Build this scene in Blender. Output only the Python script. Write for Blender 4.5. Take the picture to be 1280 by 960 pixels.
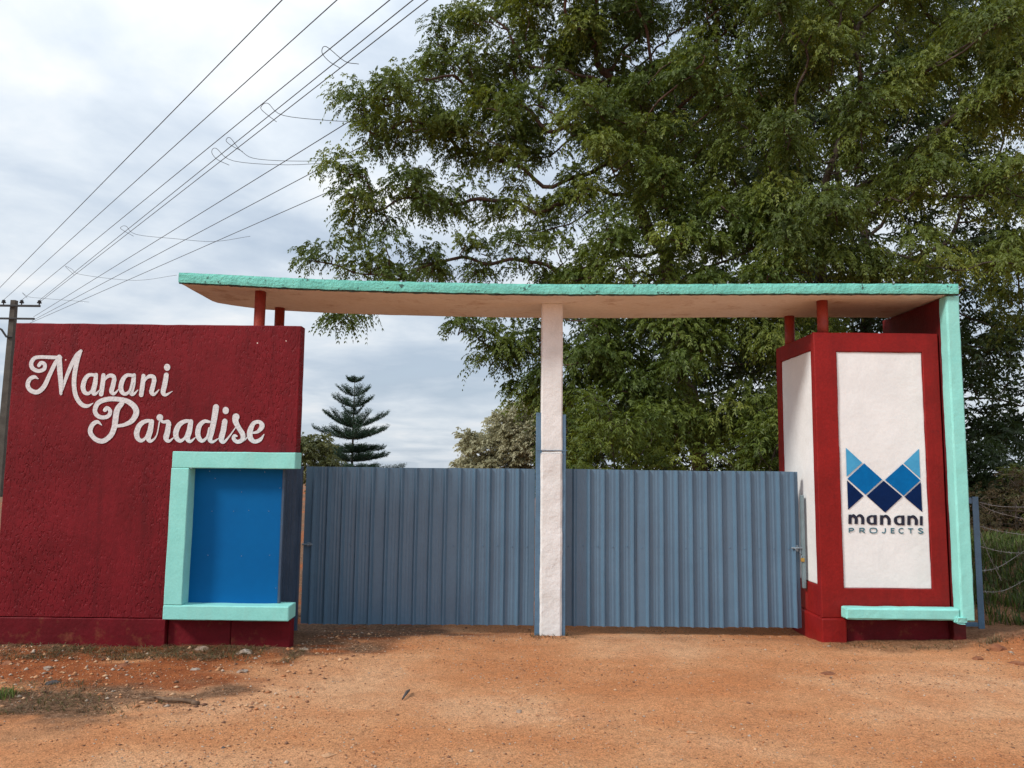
import bpy, bmesh, math, random
import numpy as np
from mathutils import Matrix, Vector
from math import radians as R

for o in list(bpy.data.objects):
    bpy.data.objects.remove(o)
S = bpy.context.scene
C = S.collection
random.seed(7)
rng = np.random.default_rng(11)

# ---------------------------------------------------------------- camera
F, PITCH, ROLL, EYE = 960.0, 6.0, 0.65, 1.6
cam_d = bpy.data.cameras.new('camera')
cam = bpy.data.objects.new('camera', cam_d)
C.objects.link(cam)
cam_d.sensor_width = 36.0
cam_d.lens = F / 1280 * 36.0
cam_d.clip_end = 3000
CAM_M = Matrix.Rotation(R(90 + PITCH), 3, 'X') @ Matrix.Rotation(R(ROLL), 3, 'Z')
cam.matrix_world = Matrix.Translation((0, 0, EYE)) @ CAM_M.to_4x4()
S.camera = cam
S.render.resolution_x, S.render.resolution_y = 1024, 768


def ray(px, py):
    return CAM_M @ Vector(((px - 640) / F, (480 - py) / F, -1))


def W(px, py, Y):                       # survey point: the photo's pixel at a known distance
    d = ray(px, py)
    t = Y / d.y
    return Vector((d.x * t, Y, EYE + d.z * t))


def H(px, py, z):                       # survey point at a known height
    d = ray(px, py)
    t = (z - EYE) / d.z
    return Vector((d.x * t, d.y * t, z))


# ---------------------------------------------------------------- light
SUN_EL, SUN_AZ = 39.0, 240.0            # azimuth of the sun, clockwise from +Y
w = bpy.data.worlds.new('World')
S.world = w
w.use_nodes = True
nt = w.node_tree
nt.nodes.clear()


def N(t, kind, **kw):
    n = t.nodes.new(kind)
    for k, v in kw.items():
        if k.startswith('i_'):
            key = k[2:]
            n.inputs[int(key) if key.isdigit() else key].default_value = v
        else:
            setattr(n, k, v)
    return n


def ramp(t, fac, stops, interp='LINEAR'):
    n = t.nodes.new('ShaderNodeValToRGB')
    n.color_ramp.interpolation = interp
    while len(n.color_ramp.elements) > 1:
        n.color_ramp.elements.remove(n.color_ramp.elements[-1])
    for i, (p, c) in enumerate(stops):
        e = n.color_ramp.elements[0] if i == 0 else n.color_ramp.elements.new(p)
        e.position = p
        e.color = (c, c, c, 1) if isinstance(c, (int, float)) else (*c, 1)
    t.links.new(fac, n.inputs[0])
    return n.outputs[0]


sky = N(nt, 'ShaderNodeTexSky', sky_type='NISHITA', sun_disc=False)
sky.sun_elevation = R(SUN_EL)
sky.sun_rotation = R(SUN_AZ)
tc = N(nt, 'ShaderNodeTexCoord')
sep = N(nt, 'ShaderNodeSeparateXYZ')
nt.links.new(tc.outputs['Generated'], sep.inputs[0])
zz = N(nt, 'ShaderNodeMath', operation='MAXIMUM', i_1=0.0)
nt.links.new(sep.outputs['Z'], zz.inputs[0])
za = N(nt, 'ShaderNodeMath', operation='ADD', i_1=0.16)
nt.links.new(zz.outputs[0], za.inputs[0])
dv = N(nt, 'ShaderNodeVectorMath', operation='DIVIDE')
cz = N(nt, 'ShaderNodeCombineXYZ')
for k in range(3):
    nt.links.new(za.outputs[0], cz.inputs[k])
nt.links.new(tc.outputs['Generated'], dv.inputs[0])
nt.links.new(cz.outputs[0], dv.inputs[1])
flat = N(nt, 'ShaderNodeVectorMath', operation='MULTIPLY', i_1=(1, 1, 0))
nt.links.new(dv.outputs[0], flat.inputs[0])
mp = N(nt, 'ShaderNodeMapping')
mp.inputs['Location'].default_value = (3.1, 0.6, 0)
nt.links.new(flat.outputs[0], mp.inputs[0])
n1 = N(nt, 'ShaderNodeTexNoise', i_Scale=0.85, i_Detail=7.0, i_Roughness=0.52, i_Distortion=0.35)
nt.links.new(mp.outputs[0], n1.inputs['Vector'])
n2 = N(nt, 'ShaderNodeTexNoise', i_Scale=2.6, i_Detail=6.0, i_Roughness=0.55, i_Distortion=0.3)
nt.links.new(mp.outputs[0], n2.inputs['Vector'])
mixn = N(nt, 'ShaderNodeMix', data_type='FLOAT', i_0=0.34)
nt.links.new(n1.outputs['Fac'], mixn.inputs[2])
nt.links.new(n2.outputs['Fac'], mixn.inputs[3])
SKY = 0.1
k = 1 / SKY


def sc(c, s=1.0):
    return tuple(x * s for x in c)


cl = ramp(nt, mixn.outputs[0], [(0.38, (0.52, 0.615, 0.74)), (0.47, (0.65, 0.74, 0.85)), (0.54, (0.80, 0.875, 0.955)), (0.62, (0.97, 1.0, 1.03)), (0.72, (1.08, 1.08, 1.07))])
clm = N(nt, 'ShaderNodeVectorMath', operation='SCALE')
clm.inputs['Scale'].default_value = k * 0.98
nt.links.new(cl, clm.inputs[0])
grad = N(nt, 'ShaderNodeMath', operation='MULTIPLY_ADD', i_1=0.27 * k, i_2=0.425 * k)     # an overcast sky is brighter towards the zenith
nt.links.new(zz.outputs[0], grad.inputs[0])
nt.links.new(grad.outputs[0], clm.inputs['Scale'])
cov = ramp(nt, mixn.outputs[0], [(0.28, 0.86), (0.46, 0.95), (0.6, 1.0)])
mx = N(nt, 'ShaderNodeMix', data_type='RGBA')
nt.links.new(cov, mx.inputs[0])
nt.links.new(sky.outputs[0], mx.inputs[6])
nt.links.new(clm.outputs[0], mx.inputs[7])
bg = N(nt, 'ShaderNodeBackground', i_Strength=SKY)
nt.links.new(mx.outputs[2], bg.inputs['Color'])
wo = N(nt, 'ShaderNodeOutputWorld')
nt.links.new(bg.outputs[0], wo.inputs['Surface'])

sun_d = bpy.data.lights.new('sun', 'SUN')
sun = bpy.data.objects.new('sun', sun_d)
C.objects.link(sun)
sun_d.energy = 1.5
sun_d.angle = R(11)
sun_d.color = (1.0, 0.95, 0.87)
sd = Vector((math.sin(R(SUN_AZ)) * math.cos(R(SUN_EL)), math.cos(R(SUN_AZ)) * math.cos(R(SUN_EL)), math.sin(R(SUN_EL))))
sun.rotation_euler = sd.to_track_quat('Z', 'Y').to_euler()
sun.location = sd * 50
S.view_settings.view_transform = 'Standard'
S.view_settings.look = 'None'
S.view_settings.gamma = 1.0
S.view_settings.exposure = 0.98
S.view_settings.use_curve_mapping = False
S.render.engine = 'CYCLES'
S.cycles.max_bounces = 6
S.cycles.diffuse_bounces = 3
S.cycles.glossy_bounces = 2
S.cycles.transmission_bounces = 3


# ---------------------------------------------------------------- helpers
def tag(o, label=None, cat=None, group=None, kind=None):
    if label: o['label'] = label
    if cat: o['category'] = cat
    if group: o['group'] = group
    if kind: o['kind'] = kind
    return o


def thing(name, loc, label, cat, group=None):
    o = bpy.data.objects.new(name, None)
    o.empty_display_size = 0.2
    C.objects.link(o)
    o.location = loc
    return tag(o, label, cat, group)


def root_of(o):
    while o.parent:
        o = o.parent
    return o


def obj(name, verts, faces, material, parent=None, smooth=False, origin=None):
    """verts in world space; mesh stored relative to its thing's base (or origin)"""
    off = Vector(root_of(parent).location) if parent else Vector(origin or (0, 0, 0))
    me = bpy.data.meshes.new(name)
    v = np.asarray([tuple(p) for p in verts] if not isinstance(verts, np.ndarray) else verts, dtype=np.float64) - np.array(off)
    me.from_pydata(v.tolist(), [], [tuple(f) for f in faces])
    if smooth:
        me.polygons.foreach_set('use_smooth', [True] * len(me.polygons))
    me.materials.append(material)
    me.update()
    o = bpy.data.objects.new(name, me)
    C.objects.link(o)
    if parent:
        o.parent = parent
    else:
        o.location = off
    return o


def quads_obj(name, V, Q, material, parent=None, origin=None, color=None, smooth=False):
    """fast path: V (n,3) world, Q (m,4) or (m,3)"""
    off = Vector(root_of(parent).location) if parent else Vector(origin or (0, 0, 0))
    me = bpy.data.meshes.new(name)
    V = V - np.array(off)
    m, s = Q.shape
    me.vertices.add(len(V))
    me.vertices.foreach_set('co', V.astype(np.float32).ravel())
    me.loops.add(m * s)
    me.loops.foreach_set('vertex_index', Q.astype(np.int32).ravel())
    me.polygons.add(m)
    me.polygons.foreach_set('loop_start', np.arange(0, m * s, s, dtype=np.int32))
    if smooth:
        me.polygons.foreach_set('use_smooth', np.ones(m, dtype=bool))
    me.update(calc_edges=True)
    if color is not None:
        at = me.color_attributes.new('tint', 'FLOAT_COLOR', 'POINT')
        at.data.foreach_set('color', np.concatenate([color, np.ones((len(color), 1))], 1).astype(np.float32).ravel())
    me.materials.append(material)
    o = bpy.data.objects.new(name, me)
    C.objects.link(o)
    if parent:
        o.parent = parent
    else:
        o.location = off
    return o


class MB:
    def __init__(s):
        s.v, s.f = [], []

    def add(s, v, f):
        b = len(s.v)
        s.v += [tuple(p) for p in v]
        s.f += [tuple(i + b for i in q) for q in f]
        return s

    def box(s, x0, x1, y0, y1, z0, z1, bev=0.0):
        bm = bmesh.new()
        bmesh.ops.create_cube(bm, size=1)
        for p in bm.verts:
            p.co = ((x0 + x1) / 2 + p.co.x * (x1 - x0), (y0 + y1) / 2 + p.co.y * (y1 - y0), (z0 + z1) / 2 + p.co.z * (z1 - z0))
        if bev:
            bmesh.ops.bevel(bm, geom=bm.edges[:], offset=bev, segments=2, affect='EDGES', profile=0.5)
        bm.verts.ensure_lookup_table()
        s.add([p.co[:] for p in bm.verts], [[q.index for q in f.verts] for f in bm.faces])
        bm.free()
        return s

    def tube(s, pts, rad, n=8, caps=True):
        pts = [Vector(p) for p in pts]
        rad = rad if isinstance(rad, (list, tuple)) else [rad] * len(pts)
        b = len(s.v)
        u = None
        for i, p in enumerate(pts):
            t = (pts[min(i + 1, len(pts) - 1)] - pts[max(i - 1, 0)]).normalized()
            if u is None:
                a = Vector((0, 0, 1)) if abs(t.z) < 0.9 else Vector((1, 0, 0))
                u = t.cross(a).normalized()
            else:
                u = (u - t * u.dot(t)).normalized()
            vv = t.cross(u)
            for j in range(n):
                an = 2 * math.pi * j / n
                s.v.append(tuple(p + (u * math.cos(an) + vv * math.sin(an)) * rad[i]))
        for i in range(len(pts) - 1):
            for j in range(n):
                s.f.append((b + i * n + j, b + i * n + (j + 1) % n, b + (i + 1) * n + (j + 1) % n, b + (i + 1) * n + j))
        if caps:
            s.f.append(tuple(b + j for j in range(n))[::-1])
            s.f.append(tuple(b + (len(pts) - 1) * n + j for j in range(n)))
        return s

    def build(s, name, m, parent=None, smooth=False, origin=None):
        return obj(name, s.v, s.f, m, parent, smooth, origin)


def vnoise(x, y, seed=0):               # value noise, numpy
    x = np.asarray(x, float); y = np.asarray(y, float)
    xi = np.floor(x).astype(np.int64); yi = np.floor(y).astype(np.int64)
    fx = x - xi; fy = y - yi
    fx = fx * fx * (3 - 2 * fx); fy = fy * fy * (3 - 2 * fy)

    def h(a, b):
        q = (a * 374761393 + b * 668265263 + seed * 974711) & 0x7fffffff
        q = ((q ^ (q >> 13)) * 1274126177) & 0x7fffffff
        return ((q ^ (q >> 16)) & 0xffff) / 65535.0
    return (h(xi, yi) * (1 - fx) + h(xi + 1, yi) * fx) * (1 - fy) + (h(xi, yi + 1) * (1 - fx) + h(xi + 1, yi + 1) * fx) * fy


def fbm(x, y, seed=0, oct=4):
    t = 0; a = 0.5; tot = 0
    for i in range(oct):
        t = t + a * vnoise(np.asarray(x) * 2 ** i, np.asarray(y) * 2 ** i, seed + i * 17)
        tot += a
        a *= 0.5
    return t / tot


def rough_box(x0, x1, y0, y1, z0, z1, step=0.06, amp=0.004, rnd=0.012, seed=1, fscale=6.0):
    """masonry block: gridded cuboid with rounded, slightly wavering edges"""
    nx, ny, nz = (max(1, int(math.ceil((b - a) / step))) for a, b in ((x0, x1), (y0, y1), (z0, z1)))
    nx, ny, nz = min(nx, 90), min(ny, 40), min(nz, 90)
    idx, V = {}, []

    def grid(a0, a1, n):
        g = np.linspace(a0, a1, n + 1)
        if n >= 3:
            d = min(rnd * 1.2, (a1 - a0) / 6)
            g[1] = a0 + d; g[-2] = a1 - d
        return g
    gx, gy, gz = grid(x0, x1, nx), grid(y0, y1, ny), grid(z0, z1, nz)

    def vid(i, j, k):
        q = idx.get((i, j, k))
        if q is None:
            q = idx[(i, j, k)] = len(V)
            V.append((gx[i], gy[j], gz[k], (i in (0, nx)) + (j in (0, ny)) + (k in (0, nz)),
                      (-1 if i == 0 else 1 if i == nx else 0), (-1 if j == 0 else 1 if j == ny else 0), (-1 if k == 0 else 1 if k == nz else 0)))
        return q
    Fs = []
    for i in range(nx):
        for k in range(nz):
            Fs.append((vid(i, 0, k), vid(i + 1, 0, k), vid(i + 1, 0, k + 1), vid(i, 0, k + 1)))
            Fs.append((vid(i, ny, k), vid(i, ny, k + 1), vid(i + 1, ny, k + 1), vid(i + 1, ny, k)))
    for j in range(ny):
        for k in range(nz):
            Fs.append((vid(0, j, k), vid(0, j, k + 1), vid(0, j + 1, k + 1), vid(0, j + 1, k)))
            Fs.append((vid(nx, j, k), vid(nx, j + 1, k), vid(nx, j + 1, k + 1), vid(nx, j, k + 1)))
    for i in range(nx):
        for j in range(ny):
            Fs.append((vid(i, j, 0), vid(i, j + 1, 0), vid(i + 1, j + 1, 0), vid(i + 1, j, 0)))
            Fs.append((vid(i, j, nz), vid(i + 1, j, nz), vid(i + 1, j + 1, nz), vid(i, j + 1, nz)))
    A = np.array(V)
    P = A[:, :3].copy()
    nb = A[:, 3]
    ins = A[:, 4:7]
    chip = 0.5 + fbm(P[:, 0] * 9 + P[:, 2] * 7, P[:, 1] * 9 + P[:, 2] * 11, seed + 5, 3)
    P -= ins * (np.where(nb >= 2, rnd * 0.45, 0) * chip)[:, None]
    for c in range(3):
        a, b = (c + 1) % 3, (c + 2) % 3
        P[:, c] += np.where(ins[:, c] != 0, (fbm(A[:, a] * fscale + seed, A[:, b] * fscale - seed, seed + c, 3) - 0.5) * 2 * amp, 0)
    return P, Fs


def mask_slab(us, vs, inside, d0, d1, to3, amp=0.003, fs=5.0, edge=0.004, seed=1, jit=0.003):
    """a wall face with openings: cells of a (u, v) grid kept where inside(u, v); d0 front, d1 back depth"""
    nu, nv = len(us), len(vs)
    cell = np.array([[inside((us[i] + us[i + 1]) / 2, (vs[j] + vs[j + 1]) / 2) for j in range(nv - 1)] for i in range(nu - 1)])
    pad = np.zeros((nu + 1, nv + 1), bool)
    pad[1:-1, 1:-1] = cell
    U, Vv = np.meshgrid(us, vs, indexing='ij')
    corner = pad[:-1, :-1].astype(int) + pad[1:, :-1] + pad[:-1, 1:] + pad[1:, 1:]
    used, bnd = corner > 0, (corner > 0) & (corner < 4)
    dd = d0 + amp * 2 * (fbm(U * fs + seed, Vv * fs - seed, seed, 3) - 0.5) + np.where(bnd, edge * (0.6 + 0.8 * vnoise(U * 23, Vv * 23, seed)), 0)
    ju = np.where(bnd, jit * (fbm(U * 7, Vv * 7 + 3, seed + 4, 3) - 0.5) * 2, 0)
    jv = np.where(bnd, jit * (fbm(U * 7 + 9, Vv * 7, seed + 6, 3) - 0.5) * 2, 0)
    fid = -np.ones((nu, nv), int); bid = -np.ones((nu, nv), int)
    out, Fs = [], []
    for i in range(nu):
        for j in range(nv):
            if used[i, j]:
                fid[i, j] = len(out)
                out.append(to3(U[i, j] + ju[i, j], Vv[i, j] + jv[i, j], dd[i, j]))
    for i in range(nu):
        for j in range(nv):
            if used[i, j]:
                bid[i, j] = len(out)
                out.append(to3(U[i, j] + ju[i, j], Vv[i, j] + jv[i, j], d1))
    for i in range(nu - 1):
        for j in range(nv - 1):
            if not cell[i, j]:
                continue
            q = ((i, j), (i + 1, j), (i + 1, j + 1), (i, j + 1))
            Fs.append(tuple(fid[a] for a in q))
            Fs.append(tuple(bid[a] for a in q[::-1]))
            for e, (di, dj) in enumerate(((0, -1), (1, 0), (0, 1), (-1, 0))):
                if not pad[i + 1 + di, j + 1 + dj]:
                    a, b_ = q[e], q[(e + 1) % 4]
                    Fs.append((fid[a], bid[a], bid[b_], fid[b_]))
    return out, Fs


def gridline(stops, step, d=0.007):
    g_ = set()
    for a, b_ in zip(stops[:-1], stops[1:]):
        n = max(2, int((b_ - a) / step))
        g_ |= set(np.linspace(a, b_, n + 1).tolist())
        if b_ - a > 4 * d:
            g_ |= {a + d, b_ - d}
    g_ = sorted(g_)
    out = [g_[0]]
    for q in g_[1:]:
        if q - out[-1] > 1e-4:
            out.append(q)
    return np.array(out)


# ---------------------------------------------------------------- materials
def material(name, col, col2=None, scale=3.0, rough=0.65, bump=0.25, bscale=60.0, spec=0.35, detail=6.0, metallic=0.0,
             stain=None, stain_scale=8.0, stain_lo=0.62, stain_hi=0.7, strokes=0.0, specks=None, streak=None, bdist=0.01, fine=0.12):
    m = bpy.data.materials.new(name)
    m.use_nodes = True
    t = m.node_tree
    b = t.nodes['Principled BSDF']
    g = N(t, 'ShaderNodeNewGeometry')
    pos = g.outputs['Position']
    no = N(t, 'ShaderNodeTexNoise', i_Scale=scale, i_Detail=detail, i_Roughness=0.6)
    t.links.new(pos, no.inputs['Vector'])
    c2 = col2 or tuple(x * 0.8 for x in col)
    c = ramp(t, no.outputs['Fac'], [(0.36, c2), (0.62, col)])
    if fine:
        nf = N(t, 'ShaderNodeTexNoise', i_Scale=scale * 14, i_Detail=4.0, i_Roughness=0.65)
        t.links.new(pos, nf.inputs['Vector'])
        hs = N(t, 'ShaderNodeHueSaturation')
        v = N(t, 'ShaderNodeMapRange', i_1=0.3, i_2=0.7, i_3=1 - fine, i_4=1 + fine)
        t.links.new(nf.outputs['Fac'], v.inputs[0])
        t.links.new(v.outputs[0], hs.inputs['Value'])
        t.links.new(c, hs.inputs['Color'])
        c = hs.outputs[0]
    if streak:
        mpg = N(t, 'ShaderNodeMapping')
        mpg.inputs['Scale'].default_value = (9, 9, 0.7)
        t.links.new(pos, mpg.inputs[0])
        ns = N(t, 'ShaderNodeTexNoise', i_Scale=1.0, i_Detail=5.0, i_Roughness=0.65)
        t.links.new(mpg.outputs[0], ns.inputs['Vector'])
        f = ramp(t, ns.outputs['Fac'], [(0.5, 0.0), (0.75, streak[1])])
        q = N(t, 'ShaderNodeMix', data_type='RGBA')
        t.links.new(f, q.inputs[0]); t.links.new(c, q.inputs[6]); q.inputs[7].default_value = (*streak[0], 1)
        c = q.outputs[2]
    if stain:
        ns = N(t, 'ShaderNodeTexNoise', i_Scale=stain_scale, i_Detail=8.0, i_Roughness=0.7)
        t.links.new(pos, ns.inputs['Vector'])
        f = ramp(t, ns.outputs['Fac'], [(stain_lo, 0.0), (stain_hi, 0.85)])
        q = N(t, 'ShaderNodeMix', data_type='RGBA')
        t.links.new(f, q.inputs[0]); t.links.new(c, q.inputs[6]); q.inputs[7].default_value = (*stain, 1)
        c = q.outputs[2]
    if specks:
        vo = N(t, 'ShaderNodeTexVoronoi', i_Scale=specks[1])
        t.links.new(pos, vo.inputs['Vector'])
        wn = N(t, 'ShaderNodeTexWhiteNoise')
        t.links.new(vo.outputs['Position'], wn.inputs['Vector'])
        near = N(t, 'ShaderNodeMath', operation='LESS_THAN', i_1=specks[2])
        t.links.new(vo.outputs['Distance'], near.inputs[0])
        some = N(t, 'ShaderNodeMath', operation='LESS_THAN', i_1=specks[3])
        t.links.new(wn.outputs['Value'], some.inputs[0])
        ml = N(t, 'ShaderNodeMath', operation='MULTIPLY')
        t.links.new(near.outputs[0], ml.inputs[0]); t.links.new(some.outputs[0], ml.inputs[1])
        q = N(t, 'ShaderNodeMix', data_type='RGBA')
        t.links.new(ml.outputs[0], q.inputs[0]); t.links.new(c, q.inputs[6]); q.inputs[7].default_value = (*specks[0], 1)
        c = q.outputs[2]
    t.links.new(c, b.inputs['Base Color'])
    b.inputs['Roughness'].default_value = rough
    b.inputs['Specular IOR Level'].default_value = spec
    b.inputs['Metallic'].default_value = metallic
    nb = N(t, 'ShaderNodeTexNoise', i_Scale=bscale, i_Detail=5.0, i_Roughness=0.6)
    t.links.new(pos, nb.inputs['Vector'])
    hgt = nb.outputs['Fac']
    nrm = None
    if strokes:
        mpg = N(t, 'ShaderNodeMapping')
        mpg.inputs['Rotation'].default_value = (0, R(-42), 0)
        mpg.inputs['Scale'].default_value = (50, 1, 18)
        t.links.new(pos, mpg.inputs[0])
        ns = N(t, 'ShaderNodeTexNoise', i_Scale=1.0, i_Detail=2.0, i_Roughness=0.5, i_Distortion=0.6)
        t.links.new(mpg.outputs[0], ns.inputs['Vector'])
        f = ramp(t, ns.outputs['Fac'], [(0.36, 0.0), (0.47, 1.0)])
        big = N(t, 'ShaderNodeTexNoise', i_Scale=1.3, i_Detail=2.0)
        t.links.new(pos, big.inputs['Vector'])
        fb = ramp(t, big.outputs['Fac'], [(0.38, 0.25), (0.58, 1.0)])
        bs = N(t, 'ShaderNodeBump', i_Distance=0.02)
        st = N(t, 'ShaderNodeMath', operation='MULTIPLY', i_1=strokes)
        t.links.new(fb, st.inputs[0])
        t.links.new(st.outputs[0], bs.inputs['Strength'])
        t.links.new(f, bs.inputs['Height'])
        nrm = bs.outputs[0]
    bp = N(t, 'ShaderNodeBump', i_Strength=bump, i_Distance=bdist)
    t.links.new(hgt, bp.inputs['Height'])
    if nrm:
        t.links.new(nrm, bp.inputs['Normal'])
    t.links.new(bp.outputs[0], b.inputs['Normal'])
    return m


M = {}
M['red_wall'] = material('maroon wall paint', (0.178, 0.010, 0.016), (0.130, 0.007, 0.011), 1.6, 0.6, 0.2, 60, spec=0.15, strokes=0.6, streak=((0.085, 0.007, 0.010), 0.7), specks=((0.75, 0.6, 0.55), 9.0, 0.055, 0.07))
M['red_plinth'] = material('maroon plinth paint', (0.145, 0.007, 0.013), (0.105, 0.006, 0.010), 3.0, 0.6, 0.4, 30, spec=0.15, stain=(0.22, 0.075, 0.035), stain_lo=0.56, stain_hi=0.8)
M['red_pier'] = material('red pier paint', (0.255, 0.011, 0.010), (0.20, 0.009, 0.008), 3.0, 0.5, 0.3, 40, spec=0.2, streak=((0.15, 0.007, 0.008), 0.5), stain=(0.13, 0.008, 0.01), stain_scale=14, stain_lo=0.63)
M['red_pipe'] = material('red oxide column paint', (0.34, 0.045, 0.025), (0.24, 0.03, 0.02), 6.0, 0.5, 0.25, 50)
M['red_fin'] = material('dark red fin paint', (0.13, 0.006, 0.007), (0.09, 0.005, 0.006), 5.0, 0.6, 0.4, 40, stain=(0.32, 0.2, 0.14), stain_scale=18, stain_lo=0.7, stain_hi=0.76)
M['mint'] = material('mint green paint', (0.285, 0.70, 0.645), (0.25, 0.645, 0.59), 4.0, 0.55, 0.25, 50, spec=0.2, streak=((0.30, 0.60, 0.54), 0.45), stain=(0.12, 0.30, 0.25), stain_scale=22, stain_lo=0.68, stain_hi=0.74, fine=0.05)
M['mint_old'] = material('weathered mint paint on slab edge', (0.20, 0.64, 0.55), (0.14, 0.50, 0.43), 7.0, 0.7, 0.8, 38, stain=(0.02, 0.028, 0.024), stain_scale=15, stain_lo=0.60, stain_hi=0.63, bdist=0.02)
M['grime'] = material('black grime on concrete edge', (0.03, 0.03, 0.027), (0.07, 0.12, 0.10), 20.0, 0.9, 0.8, 60)
M['white'] = material('white wall paint', (0.80, 0.815, 0.82), (0.74, 0.755, 0.76), 3.0, 0.6, 0.3, 26, fine=0.03, stain=(0.6, 0.58, 0.56), stain_scale=5, stain_lo=0.64, stain_hi=0.85)
M['post'] = material('chalky whitewash on post', (0.76, 0.755, 0.755), (0.67, 0.66, 0.65), 5.0, 0.8, 0.35, 24, fine=0.05, stain=(0.46, 0.42, 0.40), stain_scale=13, stain_lo=0.64, stain_hi=0.75, bdist=0.02)
M['soffit'] = material('cream wash on slab underside', (0.84, 0.82, 0.79), (0.77, 0.72, 0.67), 1.6, 0.85, 0.4, 20, fine=0.06, stain=(0.50, 0.38, 0.30), stain_scale=3.5, stain_lo=0.55, stain_hi=0.72)
M['letter'] = material('white lettering paint', (0.68, 0.68, 0.70), (0.55, 0.55, 0.57), 40.0, 0.6, 0.5, 55, fine=0.10, stain=(0.40, 0.30, 0.32), stain_scale=60, stain_lo=0.60, stain_hi=0.72)
M['blue'] = material('bright blue sheet paint', (0.0, 0.112, 0.33), (0.0, 0.098, 0.30), 1.2, 0.6, 0.06, 12, fine=0.03, spec=0.12, specks=((0.30, 0.42, 0.55), 14.0, 0.035, 0.03))
M['gate'] = material('steel blue gate paint', (0.100, 0.182, 0.268), (0.088, 0.160, 0.238), 2.0, 0.30, 0.10, 9, spec=0.55, fine=0.05, streak=((0.12, 0.18, 0.25), 0.35))
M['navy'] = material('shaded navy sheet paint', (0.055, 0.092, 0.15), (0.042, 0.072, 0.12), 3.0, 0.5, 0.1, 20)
M['steel'] = material('blue painted steel section', (0.10, 0.19, 0.29), (0.08, 0.15, 0.23), 6.0, 0.5, 0.3, 50, stain=(0.10, 0.06, 0.04), stain_scale=20, stain_lo=0.68, stain_hi=0.75)
M['greysteel'] = material('grey green painted steel', (0.19, 0.26, 0.29), (0.15, 0.2, 0.22), 8.0, 0.5, 0.3, 50)
M['bolt'] = material('worn steel bolt', (0.30, 0.38, 0.44), (0.2, 0.24, 0.28), 20.0, 0.4, 0.2, 60, metallic=0.4)
M['brass'] = material('brass padlock body', (0.55, 0.36, 0.10), (0.42, 0.26, 0.08), 30.0, 0.4, 0.1, 60, metallic=0.7)
M['logo_light'] = material('light blue sign paint', (0.055, 0.34, 0.60), (0.045, 0.29, 0.53), 9.0, 0.5, 0.2, 40, fine=0.03)
M['logo_mid'] = material('mid blue sign paint', (0.0, 0.135, 0.39), (0.0, 0.115, 0.34), 9.0, 0.6, 0.2, 40, fine=0.03, spec=0.1)
M['logo_dark'] = material('navy sign paint', (0.001, 0.016, 0.082), (0.001, 0.013, 0.066), 9.0, 0.6, 0.2, 40, fine=0.03, spec=0.1)
M['logo_black'] = material('blue black sign paint', (0.012, 0.016, 0.038), (0.010, 0.013, 0.03), 9.0, 0.5, 0.2, 40, fine=0.03)
M['logo_teal'] = material('teal sign paint', (0.045, 0.16, 0.21), (0.035, 0.13, 0.18), 9.0, 0.5, 0.2, 40, fine=0.03)
M['pole'] = material('weathered concrete pole', (0.095, 0.082, 0.068), (0.065, 0.055, 0.046), 2.5, 0.85, 0.4, 30)
M['iron'] = material('dark iron', (0.035, 0.034, 0.036), (0.025, 0.024, 0.025), 6.0, 0.6, 0.2, 40)
M['wire'] = material('grey aluminium conductor', (0.075, 0.08, 0.09), (0.05, 0.055, 0.06), 1.0, 0.6, 0.0, 40)
M['barb'] = material('galvanised barbed wire', (0.33, 0.32, 0.31), (0.2, 0.17, 0.15), 6.0, 0.5, 0.2, 60, metallic=0.2)
M['stone'] = material('grey stone', (0.36, 0.30, 0.25), (0.25, 0.155, 0.10), 14.0, 0.85, 0.6, 60)
M['stone_red'] = material('laterite clod', (0.26, 0.105, 0.05), (0.17, 0.06, 0.03), 14.0, 0.9, 0.6, 60)
M['stone_pale'] = material('pale orange clod', (0.50, 0.29, 0.16), (0.40, 0.21, 0.11), 14.0, 0.9, 0.6, 60)
M['stone_dark'] = material('dark stone', (0.09, 0.08, 0.075), (0.06, 0.05, 0.05), 14.0, 0.85, 0.6, 60)
M['wood'] = material('dry stick', (0.20, 0.125, 0.075), (0.10, 0.06, 0.04), 18.0, 0.85, 0.6, 60)
M['bark'] = material('grey brown bark', (0.085, 0.062, 0.048), (0.05, 0.038, 0.03), 5.0, 0.9, 0.9, 18, bdist=0.04)
M['bark_red'] = material('red brown bark', (0.11, 0.062, 0.045), (0.06, 0.04, 0.03), 5.0, 0.9, 0.9, 18, bdist=0.04)


def leaf_material(name, rough=0.5, transl=0.35, spec=0.3):
    m = bpy.data.materials.new(name)
    m.use_nodes = True
    t = m.node_tree
    b = t.nodes['Principled BSDF']
    a = N(t, 'ShaderNodeVertexColor', layer_name='tint')
    t.links.new(a.outputs['Color'], b.inputs['Base Color'])
    b.inputs['Roughness'].default_value = rough
    b.inputs['Specular IOR Level'].default_value = spec
    tr = N(t, 'ShaderNodeBsdfTranslucent')
    hs = N(t, 'ShaderNodeHueSaturation', i_Saturation=1.15, i_Value=1.25)
    hs.inputs['Hue'].default_value = 0.485
    t.links.new(a.outputs['Color'], hs.inputs['Color'])
    t.links.new(hs.outputs[0], tr.inputs['Color'])
    ms = N(t, 'ShaderNodeMixShader', i_Fac=transl)
    t.links.new(b.outputs[0], ms.inputs[1])
    t.links.new(tr.outputs[0], ms.inputs[2])
    t.links.new(ms.outputs[0], t.nodes['Material Output'].inputs['Surface'])
    return m


M['leaf'] = leaf_material('tree leaves')
M['needle'] = leaf_material('pine needles', 0.6, 0.15)
M['grass'] = leaf_material('grass blades', 0.6, 0.3)


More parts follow.
